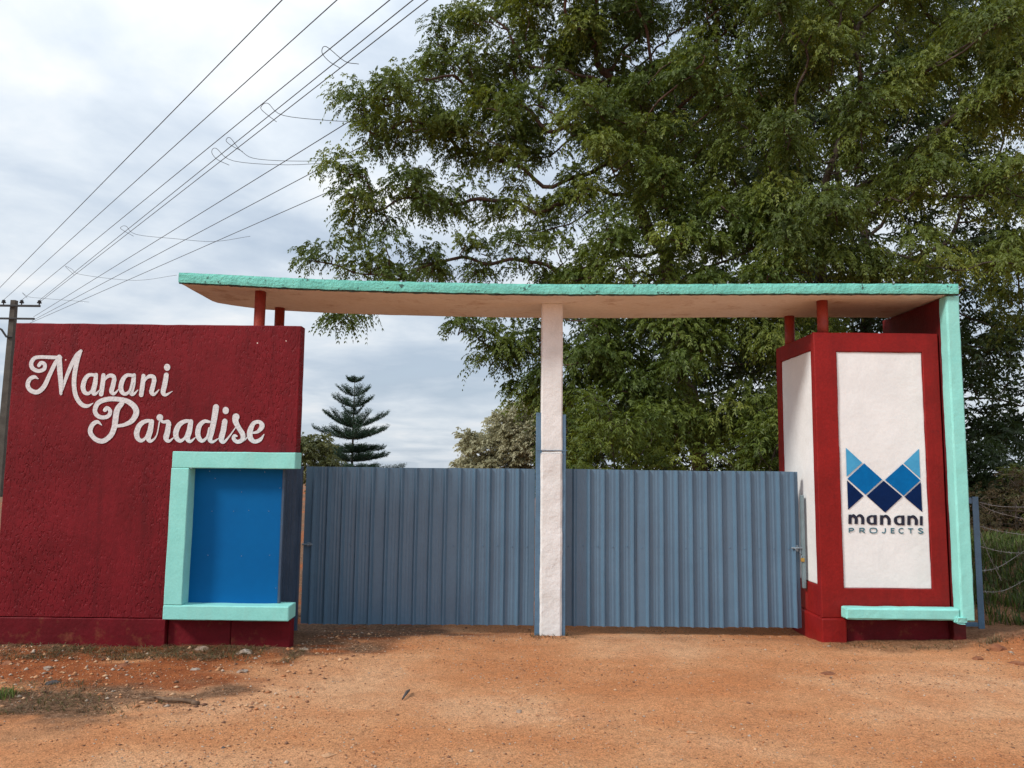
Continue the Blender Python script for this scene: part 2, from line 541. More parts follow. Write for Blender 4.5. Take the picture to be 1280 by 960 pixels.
# ---------------------------------------------------------------- ground
def ground_z(x, y, fine=True):
    x = np.asarray(x, float); y = np.asarray(y, float)
    g = -0.015 + 0.05 * (fbm(x * 0.5 + 3, y * 0.5, 3, 3) - 0.5)
    lane = np.exp(-((y - 8.0) / 0.55) ** 2) * np.clip((2.95 - np.abs(x - 0.5)) / 0.25, 0, 1)
    g = g * (1 - 0.8 * lane) - 0.062 * lane
    bank = np.clip((-1.75 - x) / 0.9, 0, 1) * np.clip((y - 5.6) / 0.8, 0, 1) * (y < 30)
    g += bank * (0.012 + 0.05 * (fbm(x * 2.2, y * 3.2, 9, 4) - 0.45))
    g += 0.12 * np.exp(-((x - 4.95) / 0.5) ** 2 - ((y - 7.35) / 0.42) ** 2) * (0.6 + 0.9 * fbm(x * 5, y * 5, 21, 3))
    g += 0.55 * np.clip((x - 4.6) / 1.6, 0, 1) * np.clip((y - 8.0) / 2.0, 0, 1) * np.clip((40 - y) / 20, 0, 1)
    g -= 0.014 * np.clip(y - 24, 0, None)
    if fine:
        near = np.clip((14 - np.hypot(x, y)) / 4, 0, 1)
        g += near * (0.016 * (fbm(x * 4, y * 4, 5, 3) - 0.5) + 0.009 * (fbm(x * 17, y * 17, 6, 3) - 0.5))
    return g


def graded(lo, a, b, hi, step, grow=1.16):
    c = list(np.arange(a, b + step / 2, step))
    s = step
    while c[-1] < hi:
        s *= grow
        c.append(c[-1] + s)
    s = step
    while c[0] > lo:
        s *= grow
        c.insert(0, c[0] - s)
    return np.array(c)


gx = graded(-1500, -5.2, 5.8, 1500, 0.038)
gy = graded(-60, 3.6, 8.4, 2400, 0.038)
GX, GY = np.meshgrid(gx, gy)
GZ = ground_z(GX, GY)
V = np.stack([GX.ravel(), GY.ravel(), GZ.ravel()], 1)
nxg = len(gx)
ii, jj = np.meshgrid(np.arange(len(gx) - 1), np.arange(len(gy) - 1))
b0 = (jj * nxg + ii).ravel()
Q = np.stack([b0, b0 + 1, b0 + nxg + 1, b0 + nxg], 1)
X_, Y_ = V[:, 0], V[:, 1]


def sstep(a, b, x):
    t = np.clip((x - a) / (b - a), 0, 1)
    return t * t * (3 - 2 * t)


wob = fbm(X_ * 1.4, Y_ * 2.6, 31, 4) - 0.5
wob2 = fbm(X_ * 3.5, Y_ * 6, 37, 4) - 0.5
# r: fresh red soil, g: brown litter and dead grass, b: pale trodden gravel
edge = -1.72 + 2.2 * wob
left = sstep(edge + 0.35, edge - 0.15, X_ - (Y_ - 6.5) * 0.55)
near_wall = sstep(5.55, 5.75, Y_ + 1.0 * wob)
redsoil = left * near_wall * sstep(0.36, 0.5, fbm(X_ * 0.9 + 1.7, Y_ * 2.2, 41, 3) + 0.25 * (Y_ - 5.6))
redsoil = np.maximum(redsoil, np.exp(-((X_ - 5.1) / 0.75) ** 2 - ((Y_ - 7.3) / 0.5) ** 2) * 1.1)
litter = left * np.clip(sstep(6.45, 6.75, Y_ + 0.9 * wob2) + sstep(5.85, 5.45, Y_ + 0.9 * wob2) * sstep(4.6, 5.2, Y_ + 0.8 * wob), 0, 1) * sstep(0.30, 0.5, fbm(X_ * 2.5, Y_ * 5, 47, 4))
litter = np.maximum(litter, sstep(7.0, 7.35, Y_ + 0.8 * wob2) * sstep(2.75, 3.2, X_) * 0.75)
litter = np.maximum(litter, 0.28 * sstep(7.25, 7.7, Y_ + 0.7 * wob2) * sstep(0.4, 0.6, fbm(X_ * 3, Y_ * 4, 49, 3)))
col = np.stack([np.clip(redsoil, 0, 1), np.clip(litter, 0, 1), np.clip(fbm(X_ * 0.8, Y_ * 1.7, 53, 4), 0, 1)], 1)

gm = bpy.data.materials.new('red gravelly earth')
gm.use_nodes = True
t = gm.node_tree
b = t.nodes['Principled BSDF']
at = N(t, 'ShaderNodeVertexColor', layer_name='tint')
sp = N(t, 'ShaderNodeSeparateColor')
t.links.new(at.outputs['Color'], sp.inputs[0])
geo = N(t, 'ShaderNodeNewGeometry')
pos = geo.outputs['Position']


def tnoise(scale, detail=5.0, rgh=0.6):
    n = N(t, 'ShaderNodeTexNoise', i_Scale=scale, i_Detail=detail, i_Roughness=rgh)
    t.links.new(pos, n.inputs['Vector'])
    return n.outputs['Fac']


def mixc(f, a, bb, mode='MIX'):
    q = N(t, 'ShaderNodeMix', data_type='RGBA', blend_type=mode)
    for i, s in ((0, f), (6, a), (7, bb)):
        if isinstance(s, (int, float)):
            q.inputs[i].default_value = s
        elif isinstance(s, tuple):
            q.inputs[i].default_value = (*s, 1)
        else:
            t.links.new(s, q.inputs[i])
    return q.outputs[2]


c = ramp(t, sp.outputs['Blue'], [(0.3, (0.53, 0.220, 0.092)), (0.5, (0.60, 0.290, 0.138)), (0.68, (0.66, 0.365, 0.200))])
c = mixc(ramp(t, tnoise(2.2, 6), [(0.42, 0.0), (0.66, 0.55)]), c, (0.52, 0.20, 0.078))
c = mixc(ramp(t, tnoise(7, 6), [(0.5, 0.0), (0.7, 0.4)]), c, (0.40, 0.20, 0.105))
redf = N(t, 'ShaderNodeMath', operation='MULTIPLY', i_1=0.92)
t.links.new(sp.outputs['Red'], redf.inputs[0])
c = mixc(redf.outputs[0], c, ramp(t, tnoise(9, 6), [(0.35, (0.215, 0.055, 0.018)), (0.65, (0.36, 0.105, 0.032))]))
c = mixc(sp.outputs['Green'], c, ramp(t, tnoise(38, 6, 0.7), [(0.36, (0.07, 0.042, 0.024)), (0.52, (0.20, 0.105, 0.058)), (0.66, (0.32, 0.2, 0.125))]))
grain = ramp(t, tnoise(105, 3, 0.75), [(0.34, 0.46), (0.47, 1.0), (0.66, 1.45)])
c = mixc(0.85, c, grain, 'MULTIPLY')
g2 = ramp(t, tnoise(34, 4, 0.7), [(0.33, 0.66), (0.46, 1.0), (0.68, 1.22)])
c = mixc(0.8, c, g2, 'MULTIPLY')
t.links.new(c, b.inputs['Base Color'])
b.inputs['Roughness'].default_value = 0.92
b.inputs['Specular IOR Level'].default_value = 0.15
bp = N(t, 'ShaderNodeBump', i_Strength=1.0, i_Distance=0.016)
t.links.new(tnoise(85, 4, 0.75), bp.inputs['Height'])
bp2 = N(t, 'ShaderNodeBump', i_Strength=0.6, i_Distance=0.03)
t.links.new(tnoise(26, 5, 0.65), bp2.inputs['Height'])
t.links.new(bp2.outputs[0], bp.inputs['Normal'])
t.links.new(bp.outputs[0], b.inputs['Normal'])
ground = quads_obj('ground', V, Q, gm, color=col, smooth=True)
tag(ground, 'orange red gravelly earth of the gate forecourt', kind='structure')

# ---------------------------------------------------------------- left wall with sign
YL = 6.86                                # front face of the wall
XL0, XL1 = W(19.5, 410, YL).x, W(375, 450, YL).x
ZT = W(200, 405.5, YL).z
NX0 = W(226, 660, YL).x                  # niche opening
NZ0, NZ1 = 0.235, W(300, 575, YL).z
wall = thing('sign_wall', (-3.2, YL, 0), 'tall maroon wall with white painted script and a mint framed blue niche', 'wall')
P, Fc = mask_slab(gridline([XL0, NX0, XL1], 0.06), gridline([NZ0, NZ1, ZT], 0.06), lambda u, v: not (u > NX0 and v < NZ1), YL, YL + 0.13, lambda u, v, d: (u, d, v), 0.002, 2.5, 0.006, 3, 0.004)
wall_face = obj('wall_panel', P, Fc, M['red_wall'], wall)
# plinth
P, Fc = rough_box(XL0 - 0.01, W(203, 785, YL).x + 0.03, YL - 0.009, YL + 0.15, -0.25, NZ0 - 0.002, 0.05, 0.005, 0.006, 8)
obj('plinth', P, Fc, M['red_plinth'], wall)
P, Fc = rough_box(W(203, 785, YL).x + 0.032, W(286, 785, YL).x, YL + 0.035, YL + 0.15, -0.25, NZ0 - 0.01, 0.04, 0.006, 0.006, 9)
obj('plinth', P, Fc, M['red_plinth'], wall)
P, Fc = rough_box(W(287.5, 785, YL).x, XL1 + 0.005, YL + 0.025, YL + 0.15, -0.25, NZ0 - 0.01, 0.04, 0.006, 0.008, 10)
obj('plinth', P, Fc, M['red_plinth'], wall)
# mint frame
YF = YL - 0.12
fx0, fx1 = W(213, 600, YF).x + 0.0, W(233, 600, YF).x
ftop0, ftop1 = W(290, 585.5, YF).z, W(290, 565.0, YF).z
fbot0, fbot1 = W(290, 776, YF).z, W(290, 757.5, YF).z
fr = bpy.data.objects.new('niche_frame', None)
fxa0, fxa1 = W(208, 690, YF).x, W(230.5, 690, YF).x
P, Fc = rough_box(fxa0, fxa1, YF, YL + 0.03, fbot1 + 0.002, ftop0 - 0.002, 0.05, 0.003, 0.005, 12)
obj('frame_side', P, Fc, M['mint'], wall)
P, Fc = rough_box(fxa0 + 0.002, W(369, 575, YF).x, YF + 0.002, YL + 0.08, ftop0, ftop1, 0.05, 0.003, 0.005, 13)
obj('frame_head', P, Fc, M['mint'], wall)
P, Fc = rough_box(fxa0 - 0.003, W(361, 766, YF).x, YF - 0.002, YL + 0.10, fbot0, fbot1, 0.05, 0.003, 0.007, 14)
obj('frame_sill', P, Fc, M['mint'], wall)
# blue sheet in the niche
bx1 = W(350.5, 665, YL + 0.02).x
panel = MB().box(fxa1 - 0.03, bx1, YL + 0.018, YL + 0.030, fbot1 - 0.02, ftop0 + 0.02, 0.002).build('blue_panel', M['blue'], wall)
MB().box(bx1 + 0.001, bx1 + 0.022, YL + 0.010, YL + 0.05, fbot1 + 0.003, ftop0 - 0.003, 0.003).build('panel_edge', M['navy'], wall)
rv = MB().tube([(0, 0.004, 0), (0, -0.003, 0)], [0.0038, 0.0028], 8)
rme = None
for (px, py) in ((262, 589), (300, 588), (331, 590), (269, 598), (302, 615), (265, 639), (292, 639), (311, 638), (336, 639), (350, 610), (302, 695), (260, 694), (337, 694), (233, 660), (232, 735), (345, 735)):
    p = W(px, py, YL + 0.017)
    if rme is None:
        o = obj('rivet', rv.v, rv.f, M['bolt'], None)
        rme = o.data
    else:
        o = bpy.data.objects.new('rivet', rme)
        C.objects.link(o)
    o.parent = panel
    o.location = Vector(p) - Vector(wall.location)


# ---- lettering
def catmull(pts, k=9):
    P = np.array(pts, float)
    if len(P) == 2:
        return P[0] + (P[1] - P[0]) * np.linspace(0, 1, k + 1)[:, None]
    E = np.vstack([2 * P[0] - P[1], P, 2 * P[-1] - P[-2]])
    out = []
    for i in range(1, len(E) - 2):
        a, b_, c_, d_ = E[i - 1], E[i], E[i + 1], E[i + 2]
        for s in np.arange(k) / k:
            out.append(0.5 * (2 * b_ + (c_ - a) * s + (2 * a - 5 * b_ + 4 * c_ - d_) * s * s + (3 * b_ - a - 3 * c_ + d_) * s ** 3))
    out.append(P[-1])
    return np.array(out)


LAY = [0]


def stroke(mb, pts, to3, proud, curve=True, cap=True):
    """pts: (u, v, width) in one drawing plane; to3 maps (u, v) to the wall"""
    A = catmull(pts) if curve else np.array(pts, float)
    n = len(A)
    tan = np.gradient(A[:, :2], axis=0) if n > 2 else np.repeat(A[1:, :2] - A[:1, :2], 2, 0)
    tan /= np.linalg.norm(tan, axis=1)[:, None] + 1e-9
    nor = np.stack([-tan[:, 1], tan[:, 0]], 1)
    hw = np.maximum(A[:, 2], 1) / 2
    Lf, Rt = A[:, :2] + nor * hw[:, None], A[:, :2] - nor * hw[:, None]
    LAY[0] += 1
    base = proud + 0.0006 * (LAY[0] % 4)
    V2, Fq = [], []
    for i in range(n):
        d = base + 0.0009 * i / n
        V2 += [(*Lf[i], d), (*Rt[i], d)]
    for i in range(n - 1):
        Fq.append((2 * i, 2 * i + 1, 2 * i + 3, 2 * i + 2))
    if cap:
        for e, sg in ((0, -1), (n - 1, 1)):
            d = base + 0.0009 * e / n
            b_ = len(V2)
            an0 = math.atan2(nor[e][1], nor[e][0])
            m = 8
            ring = []
            for q in range(1, m):
                an = an0 - sg * math.pi * q / m
                V2.append((A[e][0] + math.cos(an) * hw[e], A[e][1] + math.sin(an) * hw[e], d))
                ring.append(b_ + q - 1)
            Fq.append((2 * e, *ring, 2 * e + 1))
    mb.add([to3(*p) for p in V2], Fq)


def disc(mb, u, v, r, to3, proud, ry=None):
    ry = ry or r
    LAY[0] += 1
    d = proud + 0.0006 * (LAY[0] % 4)
    mb.add([to3(u + r * math.cos(2 * math.pi * i / 20), v + ry * math.sin(2 * math.pi * i / 20), d) for i in range(20)], [tuple(range(20))])


def zoomed(ox, oy, k, Y):
    def f(u, v, d):
        p = W(ox + u / k, oy + v / k, Y)
        return (p.x, Y - d, p.z)
    return f


z1, z2, z3, z4 = (zoomed(a, b_, 9.6, YL) for a, b_ in ((24, 424), (100, 424), (100, 480), (220, 480)))
PR = 0.0035


def letter(name, strokes, dots=()):
    mb = MB()
    for tz, pts in strokes:
        stroke(mb, pts, tz, PR)
    for tz, u, v, r, ry in dots:
        disc(mb, u, v, r, tz, PR, ry)
    return mb.build(name, M['letter'], script_root)


script_root = wall_face
letter('painted_letter', [
    (z1, [(240, 315, 44), (268, 282, 42), (310, 305, 46), (300, 360, 46), (232, 382, 46), (165, 350, 50), (148, 292, 50), (185, 230, 46), (260, 215, 42), (400, 219, 42), (500, 221, 40)]),
    (z1, [(470, 235, 36), (430, 300, 48), (370, 425, 50), (300, 570, 56), (220, 635, 54), (140, 612, 54), (106, 550, 52), (130, 482, 50), (185, 454, 44), (232, 475, 12)]),
    (z1, [(485, 215, 58), (490, 350, 64), (503, 520, 54), (505, 655, 34)]),
    (z1, [(508, 640, 26), (560, 480, 40), (620, 330, 48), (690, 200, 52), (744, 142, 38)]),
    (z1, [(738, 155, 36), (700, 260, 52), (668, 420, 56), (662, 560, 54), (687, 690, 54), (750, 780, 52), (820, 803, 42), (893, 766, 5)])])


def small_a(tz, dx, dy, kx=1.0):
    f = lambda q: [(dx + u * kx, dy + v, ww) for u, v, ww in q]
    letter('painted_letter', [(tz, f([(190, 432, 36), (115, 430, 44), (65, 480, 54), (40, 570, 58), (58, 635, 52), (105, 652, 40), (150, 605, 26), (178, 520, 22)])),
                              (tz, f([(197, 428, 46), (185, 530, 58), (163, 630, 58), (188, 658, 36), (245, 605, 10)]))])


def small_n(tz, dx, dy):
    f = lambda q: [(dx + u, dy + v, ww) for u, v, ww in q]
    letter('painted_letter', [(tz, f([(284, 432, 48), (276, 520, 56), (257, 660, 54)])),
                              (tz, f([(268, 590, 14), (300, 490, 26), (350, 440, 44), (404, 446, 50), (414, 495, 54)])),
                              (tz, f([(415, 480, 52), (398, 560, 56), (382, 625, 56), (412, 655, 36), (472, 598, 10)]))])


small_a(z2, 0, 0); small_n(z2, 0, 0); small_a(z2, 454, 4); small_n(z2, 480, 8)
letter('painted_letter', [(z2, [(1038, 430, 58), (1020, 540, 60), (1000, 635, 58), (1032, 668, 36), (1112, 624, 6)])], [(z2, 1048, 338, 38, 42)])
letter('painted_letter', [
    (z3, [(302, 312, 48), (330, 287, 44), (366, 326, 46), (345, 382, 48), (280, 402, 48), (210, 378, 52), (183, 312, 54), (225, 225, 58), (330, 184, 58), (450, 182, 56), (570, 207, 60), (655, 272, 68), (678, 350, 70), (628, 440, 60), (540, 488, 44), (455, 504, 38)]),
    (z3, [(508, 228, 58), (450, 310, 68), (430, 420, 70), (415, 520, 66), (370, 620, 62), (280, 685, 58), (190, 662, 56), (128, 580, 56), (150, 495, 54), (210, 455, 44), (266, 494, 8)])])


def big_a(tz, dx, dy, tail):
    f = lambda q: [(dx + u, dy + v, ww) for u, v, ww in q]
    letter('painted_letter', [(tz, f([(872, 446, 36), (795, 445, 46), (722, 490, 60), (684, 575, 66), (692, 645, 58), (738, 680, 44), (792, 640, 28), (825, 550, 22)])),
                              (tz, f([(862, 450, 58), (845, 560, 66), (822, 645, 64)] + tail))])


big_a(z3, 0, 0, [(852, 686, 38), (920, 620, 16), (957, 450, 16)])
letter('painted_letter', [(z3, [(958, 420, 34), (1000, 455, 34), (1058, 452, 46), (1070, 490, 58)]), (z3, [(1068, 470, 56), (1052, 580, 66), (1036, 650, 64), (1070, 686, 36), (1132, 640, 10)])], [(z3, 960, 402, 40, 40)])
big_a(z4, -682, 2, [(855, 688, 38), (918, 640, 10)])
letter('painted_letter', [(z4, [(405, 455, 30), (345, 448, 44), (285, 500, 58), (264, 590, 62), (282, 655, 56), (322, 682, 42), (375, 635, 26), (400, 530, 22)]),
                          (z4, [(482, 278, 72), (460, 420, 70), (432, 560, 66), (408, 655, 62), (442, 694, 36), (518, 650, 8)])])
letter('painted_letter', [(z4, [(588, 448, 64), (570, 560, 66), (546, 660, 64), (574, 698, 36), (640, 630, 20), (722, 515, 12)])], [(z4, 599, 318, 38, 44)])
letter('painted_letter', [(z4, [(722, 395, 84), (716, 445, 70), (752, 520, 58), (803, 605, 60), (796, 668, 52), (742, 694, 46), (696, 660, 46), (704, 622, 40), (732, 625, 22)]), (z4, [(795, 685, 22), (828, 668, 20), (860, 635, 14)])])
letter('painted_letter', [(z4, [(915, 588, 22), (985, 570, 40), (1034, 505, 62), (1002, 456, 44), (935, 472, 50), (892, 560, 66), (892, 640, 66), (942, 690, 48), (1012, 668, 42), (1060, 602, 8)])])

# ---------------------------------------------------------------- gate, its posts and the infill
YG = 7.80
GB, GT = W(520, 781, YG).z, W(520, 584.5, YG).z
xg0, xg1 = W(379, 690, YG).x, W(668, 690, YG).x
xh0, xh1 = W(706.5, 690, YG).x, W(999.5, 690, YG).x


def corrugated(x0, x1, z0, z1, y, pitch=0.147, rib=0.032, top=0.010, sh=0.019, seed=0, phase=0.6):
    """pressed sheet: flat pans, proud trapezoid ribs and two faint stiffening flutes in each pan"""
    prof = [(x0, 0.0)]
    x = x0 + pitch * phase
    if x < x0 + 0.03:
        x += pitch
    while x < x1 - 0.035:
        for dx, d in ((-sh - top / 2, 0), (-top / 2, rib), (top / 2, rib), (sh + top / 2, 0)):
            prof.append((x + dx, d))
        for q in (0.44, 0.66):
            if x + pitch * q + 0.014 < x1:
                for dx, d in ((-0.012, 0), (-0.005, 0.0022), (0.005, 0.0022), (0.012, 0)):
                    prof.append((x + pitch * q + dx, d))
        x += pitch
    prof.append((x1, 0.0))
    prof = [p for i, p in enumerate(prof) if i == 0 or p[0] > prof[i - 1][0] + 1e-5]
    n = len(prof)
    nz = 14
    V, Fs = [], []
    for k in range(nz + 1):
        z = z0 + (z1 - z0) * k / nz
        for i, (px, d) in enumerate(prof):
            wv = 0.004 * (float(vnoise(px * 2.3 + seed, z * 2.2, 77 + seed)) - 0.5)
            V.append((px + 0.004 * (float(vnoise(z * 1.7 + seed, px * 0.6, 5)) - 0.5), y - d + wv, z + (0.006 * (float(vnoise(px * 3 + seed, 1.0, 3)) - 0.5) if k in (0, nz) else 0)))
    off = len(V)
    V += [(a, b_ + 0.003, c_) for a, b_, c_ in V]
    for k in range(nz):
        for i in range(n - 1):
            a = k * n + i
            Fs.append((a, a + 1, a + n + 1, a + n))
            Fs.append((off + a, off + a + n, off + a + n + 1, off + a + 1))
    for k in range(nz):
        for i in (0, n - 1):
            a = k * n + i
            Fs.append((a, a + n, off + a + n, off + a) if i == 0 else (a, off + a, off + a + n, a + n))
    for i in range(n - 1):
        Fs.append((i, off + i, off + i + 1, i + 1))
        a = nz * n + i
        Fs.append((a, a + 1, off + a + 1, off + a))
    return V, Fs


def gate_leaf(x0, x1, z0, z1, label, seed, latch_left):
    g = thing('gate_leaf', ((x0 + x1) / 2, YG, z0), label, 'gate', 'corrugated gate leaves')
    n = 3
    wdt = (x1 - x0) / n
    for q in range(n):
        mod = lambda v: x0 + 0.1465 * round((v - x0) / 0.1465)
        a, b_ = mod(x0 + wdt * q) - (0.02 if q else 0), (mod(x0 + wdt * (q + 1)) if q < n - 1 else x1)
        V, Fs = corrugated(a, b_, z0 + 0.004 * q, z1 - 0.003 * (q % 2), YG - 0.004 * (q % 2) - 0.001 * q, 0.1465, seed=seed + q, phase=(((x0 + 0.1465 * 0.62 - a) / 0.1465) % 1.0))
        obj('corrugated_sheet', V, Fs, M['gate'], g)
    for (a0, a1, c0, c1) in ((x0 + 0.02, x1 - 0.02, z0 + 0.02, z0 + 0.06), (x0 + 0.02, x1 - 0.02, z1 - 0.07, z1 - 0.03), (x0 + 0.02, x1 - 0.02, (z0 + z1) / 2 - 0.02, (z0 + z1) / 2 + 0.02),
                             (x0 + 0.004, x0 + 0.044, z0 + 0.0, z1 - 0.01), (x1 - 0.044, x1 - 0.004, z0 + 0.0, z1 - 0.01)):
        MB().box(a0, a1, YG + 0.012, YG + 0.048, c0, c1, 0.003).build('frame_bar', M['steel'], g)
    zm = (z0 + z1) / 2 + 0.005
    sm = None
    for q in range(int((x1 - x0) / 0.1465) + 1):
        p = (x0 + 0.1465 * (q + 0.08) + 0.02, YG - 0.006, zm + random.uniform(-0.006, 0.006))
        if p[0] > x1 - 0.02: break
        if sm is None:
            o = obj('screw', MB().tube([(0, 0.006, 0), (0, -0.006, 0)], [0.007, 0.005], 6).v, MB().tube([(0, 0, 0), (0, 1, 0)], 1, 6).f, M['steel'])
            sm = o.data
        else:
            o = bpy.data.objects.new('screw', sm)
            C.objects.link(o)
        o.parent = g
        o.location = Vector(p) - Vector(g.location)
    return g


gl = gate_leaf(xg0, xg1, GB, GT, 'left leaf of the steel blue corrugated gate, beside the maroon sign wall', 1, True)
GB2, GT2 = W(850, 784, YG).z, W(850, 588, YG).z
gr = gate_leaf(xh0, xh1, GB2, GT2, 'right leaf of the steel blue corrugated gate, beside the white and red pier', 5, False)
# slide bolts (parts of the leaves)
p = W(384, 680.5, YG - 0.03)
MB().tube([(p.x - 0.05, p.y, p.z), (p.x + 0.055, p.y, p.z)], 0.009, 8).tube([(p.x + 0.01, p.y, p.z), (p.x + 0.012, p.y - 0.035, p.z - 0.004)], 0.007, 6).box(p.x - 0.005, p.x + 0.045, p.y + 0.006, p.y + 0.03, p.z - 0.02, p.z + 0.02, 0.003).build('slide_bolt', M['bolt'], gl)
p = W(996, 685, YG - 0.035)
MB().tube([(p.x - 0.055, p.y, p.z), (p.x + 0.085, p.y, p.z)], 0.010, 8).tube([(p.x - 0.02, p.y, p.z), (p.x - 0.02, p.y - 0.03, p.z - 0.01)], 0.007, 6).box(p.x - 0.005, p.x + 0.02, p.y + 0.008, p.y + 0.03, p.z - 0.035, p.z + 0.025, 0.003).box(p.x + 0.03, p.x + 0.05, p.y + 0.006, p.y + 0.014, p.z - 0.06, p.z + 0.012, 0.002).build('slide_bolt', M['bolt'], gr)
# padlock
p = W(1003.2, 699, YG - 0.05)
pl = thing('padlock', (p.x, p.y, p.z - 0.025), 'small brass padlock hanging from the right gate latch', 'padlock')
MB().box(p.x - 0.018, p.x + 0.018, p.y - 0.009, p.y + 0.009, p.z - 0.025, p.z + 0.012, 0.004).build('lock_body', M['brass'], pl)
MB().tube([(p.x + 0.012 * math.cos(a), p.y, p.z + 0.012 + 0.024 * math.sin(a)) for a in np.linspace(0, math.pi, 9)], 0.0035, 6).build('shackle', M['bolt'], pl)

# hinge uprights either side of the post
for (pa, pb, pyt, lab) in ((669.0, 677.0, 516, 'blue steel upright strapped to the left side of the centre post'), (700.5, 707, 518, 'blue steel upright strapped to the right side of the centre post')):
    y0 = 7.66
    a, b_ = W(pa, 680, y0).x, W(pb, 680, y0).x
    o = MB().box(a, b_, y0, y0 + 0.06, -0.14, W(688, pyt, y0).z, 0.004).box(a + 0.008, b_ - 0.008, y0 + 0.063, y0 + 0.09, 0.2, 0.3, 0.003).box(a + 0.008, b_ - 0.008, y0 + 0.063, y0 + 0.09, 1.2, 1.3, 0.003).build('hinge_upright', M['steel'], None, origin=(a, y0, -0.14))
    tag(o, lab, 'steel upright', 'hinge uprights')
# latch uprights
y0 = 7.78
a = W(372.5, 690, y0).x
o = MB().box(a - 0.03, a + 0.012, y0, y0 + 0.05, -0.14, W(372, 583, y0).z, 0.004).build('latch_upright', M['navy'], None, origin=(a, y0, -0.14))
tag(o, 'dark blue upright at the latch edge of the left gate leaf', 'steel upright', 'latch uprights')
a = W(1003.5, 680, y0).x
o = MB().box(a - 0.014, a + 0.014, y0 - 0.03, y0 + 0.02, W(1003, 735, y0).z, W(1003, 619, y0).z, 0.004).build('latch_upright', M['greysteel'], None, origin=(a, y0, 0.3))
tag(o, 'short grey green upright fixed to the side of the white and red pier', 'steel upright', 'latch uprights')
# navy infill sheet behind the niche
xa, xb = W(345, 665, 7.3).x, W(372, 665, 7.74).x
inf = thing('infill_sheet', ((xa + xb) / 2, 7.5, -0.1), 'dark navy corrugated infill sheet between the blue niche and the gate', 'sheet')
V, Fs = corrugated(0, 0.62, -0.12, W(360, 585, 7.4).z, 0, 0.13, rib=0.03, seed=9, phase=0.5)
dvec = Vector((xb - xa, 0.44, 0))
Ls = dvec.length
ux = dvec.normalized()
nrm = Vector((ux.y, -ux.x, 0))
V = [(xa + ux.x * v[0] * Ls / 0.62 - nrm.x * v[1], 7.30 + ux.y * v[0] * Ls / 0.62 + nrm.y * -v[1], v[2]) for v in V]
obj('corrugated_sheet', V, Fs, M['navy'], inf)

# ---------------------------------------------------------------- canopy slab
YR0, YR1 = 7.25, 8.42
xs = np.linspace(W(225, 346, YR0).x, W(1196, 362, YR0).x, 110)


def slab_z(x):                           # underside height along the length, with the old slab's sag
    pts = [(225, 352.5), (330, 360), (500, 365.5), (690, 369), (850, 368.5), (1000, 367.5), (1196, 368)]
    X = [W(a, b_, YR0).x for a, b_ in pts]
    Z = [W(a, b_, YR0).z for a, b_ in pts]
    return np.interp(x, X, Z)


def slab_z_s(x):
    return sum(slab_z(x + d) for d in (-0.6, -0.3, 0, 0.3, 0.6)) / 5


TH = 0.092
ys = np.concatenate([[YR0], np.linspace(YR0 + 0.03, YR1, 14)])
Vt, Ft = [], []
nX, nY = len(xs), len(ys)
for lay in (0, 1):
    for j, y in enumerate(ys):
        for i, x in enumerate(xs):
            xx = x
            if i < 8:                    # broken back corner at the free end
                cut = max(0.0, (y - (YR1 - 0.30)) / 0.30)
                xx = max(x, xs[0] + 0.42 * cut ** 1.4 + (0.015 * (float(vnoise(y * 14, 3.3, 5)) - 0.5)))
                xx += 0.0006 * i
            z = float(slab_z_s(x)) + lay * TH + 0.006 * (float(fbm(x * 3, y * 3 + lay * 9, 61)) - 0.5)
            yy = y + (0.02 * (float(vnoise(x * 9, 2.2, 4)) - 0.5) if j == nY - 1 else 0)
            Vt.append((xx, yy, z))
o1 = nX * nY
for j in range(nY - 1):
    for i in range(nX - 1):
        a = j * nX + i
        Ft.append((a, a + nX, a + nX + 1, a + 1))
        Ft.append((o1 + a, o1 + a + 1, o1 + a + nX + 1, o1 + a + nX))
for i in range(nX - 1):
    Ft.append((i, i + 1, o1 + i + 1, o1 + i))
    a = (nY - 1) * nX + i
    Ft.append((a, o1 + a, o1 + a + 1, a + 1))
for j in range(nY - 1):
    a = j * nX
    Ft.append((a, o1 + a, o1 + a + nX, a + nX))
    a = j * nX + nX - 1
    Ft.append((a, a + nX, o1 + a + nX, o1 + a))
can = thing('canopy_slab', (0.5, 7.8, 3.1), 'long thin concrete canopy slab with mint front edge over the gate', 'canopy')
obj('slab', Vt, Ft, M['soffit'], can)


def band(z_lo, z_hi, y0, y1, name, m, jit, seed, x_lo=xs[0] - 0.004, x_hi=xs[-1] + 0.004, n=420):
    X = np.linspace(x_lo, x_hi, n)
    lo = slab_z_s(X) + z_lo + jit * (fbm(X * 16, X * 0 + 1.5, seed, 4) - 0.5) * 2
    hi = slab_z_s(X) + z_hi + 0.6 * jit * (fbm(X * 11, X * 0 + 7.5, seed + 3, 4) - 0.5) * 2
    yo = y0 + 0.010 * (fbm(X * 8, X * 0 + 3.1, seed + 5, 3) - 0.5)
    V, Fs = [], []
    for i in range(n):
        V += [(X[i], yo[i] + 0.004, lo[i]), (X[i], yo[i], (lo[i] * 3 + hi[i]) / 4), (X[i], yo[i], (lo[i] + hi[i] * 3) / 4), (X[i], yo[i] + 0.005, hi[i]), (X[i], y1, hi[i]), (X[i], y1, lo[i])]
    for i in range(n - 1):
        for q in range(6):
            a, b_ = 6 * i + q, 6 * i + (q + 1) % 6
            Fs.append((a, a + 6, b_ + 6, b_))
    Fs.append(tuple(range(6)))
    Fs.append(tuple(6 * (n - 1) + q for q in range(6))[::-1])
    return obj(name, V, Fs, m, can)


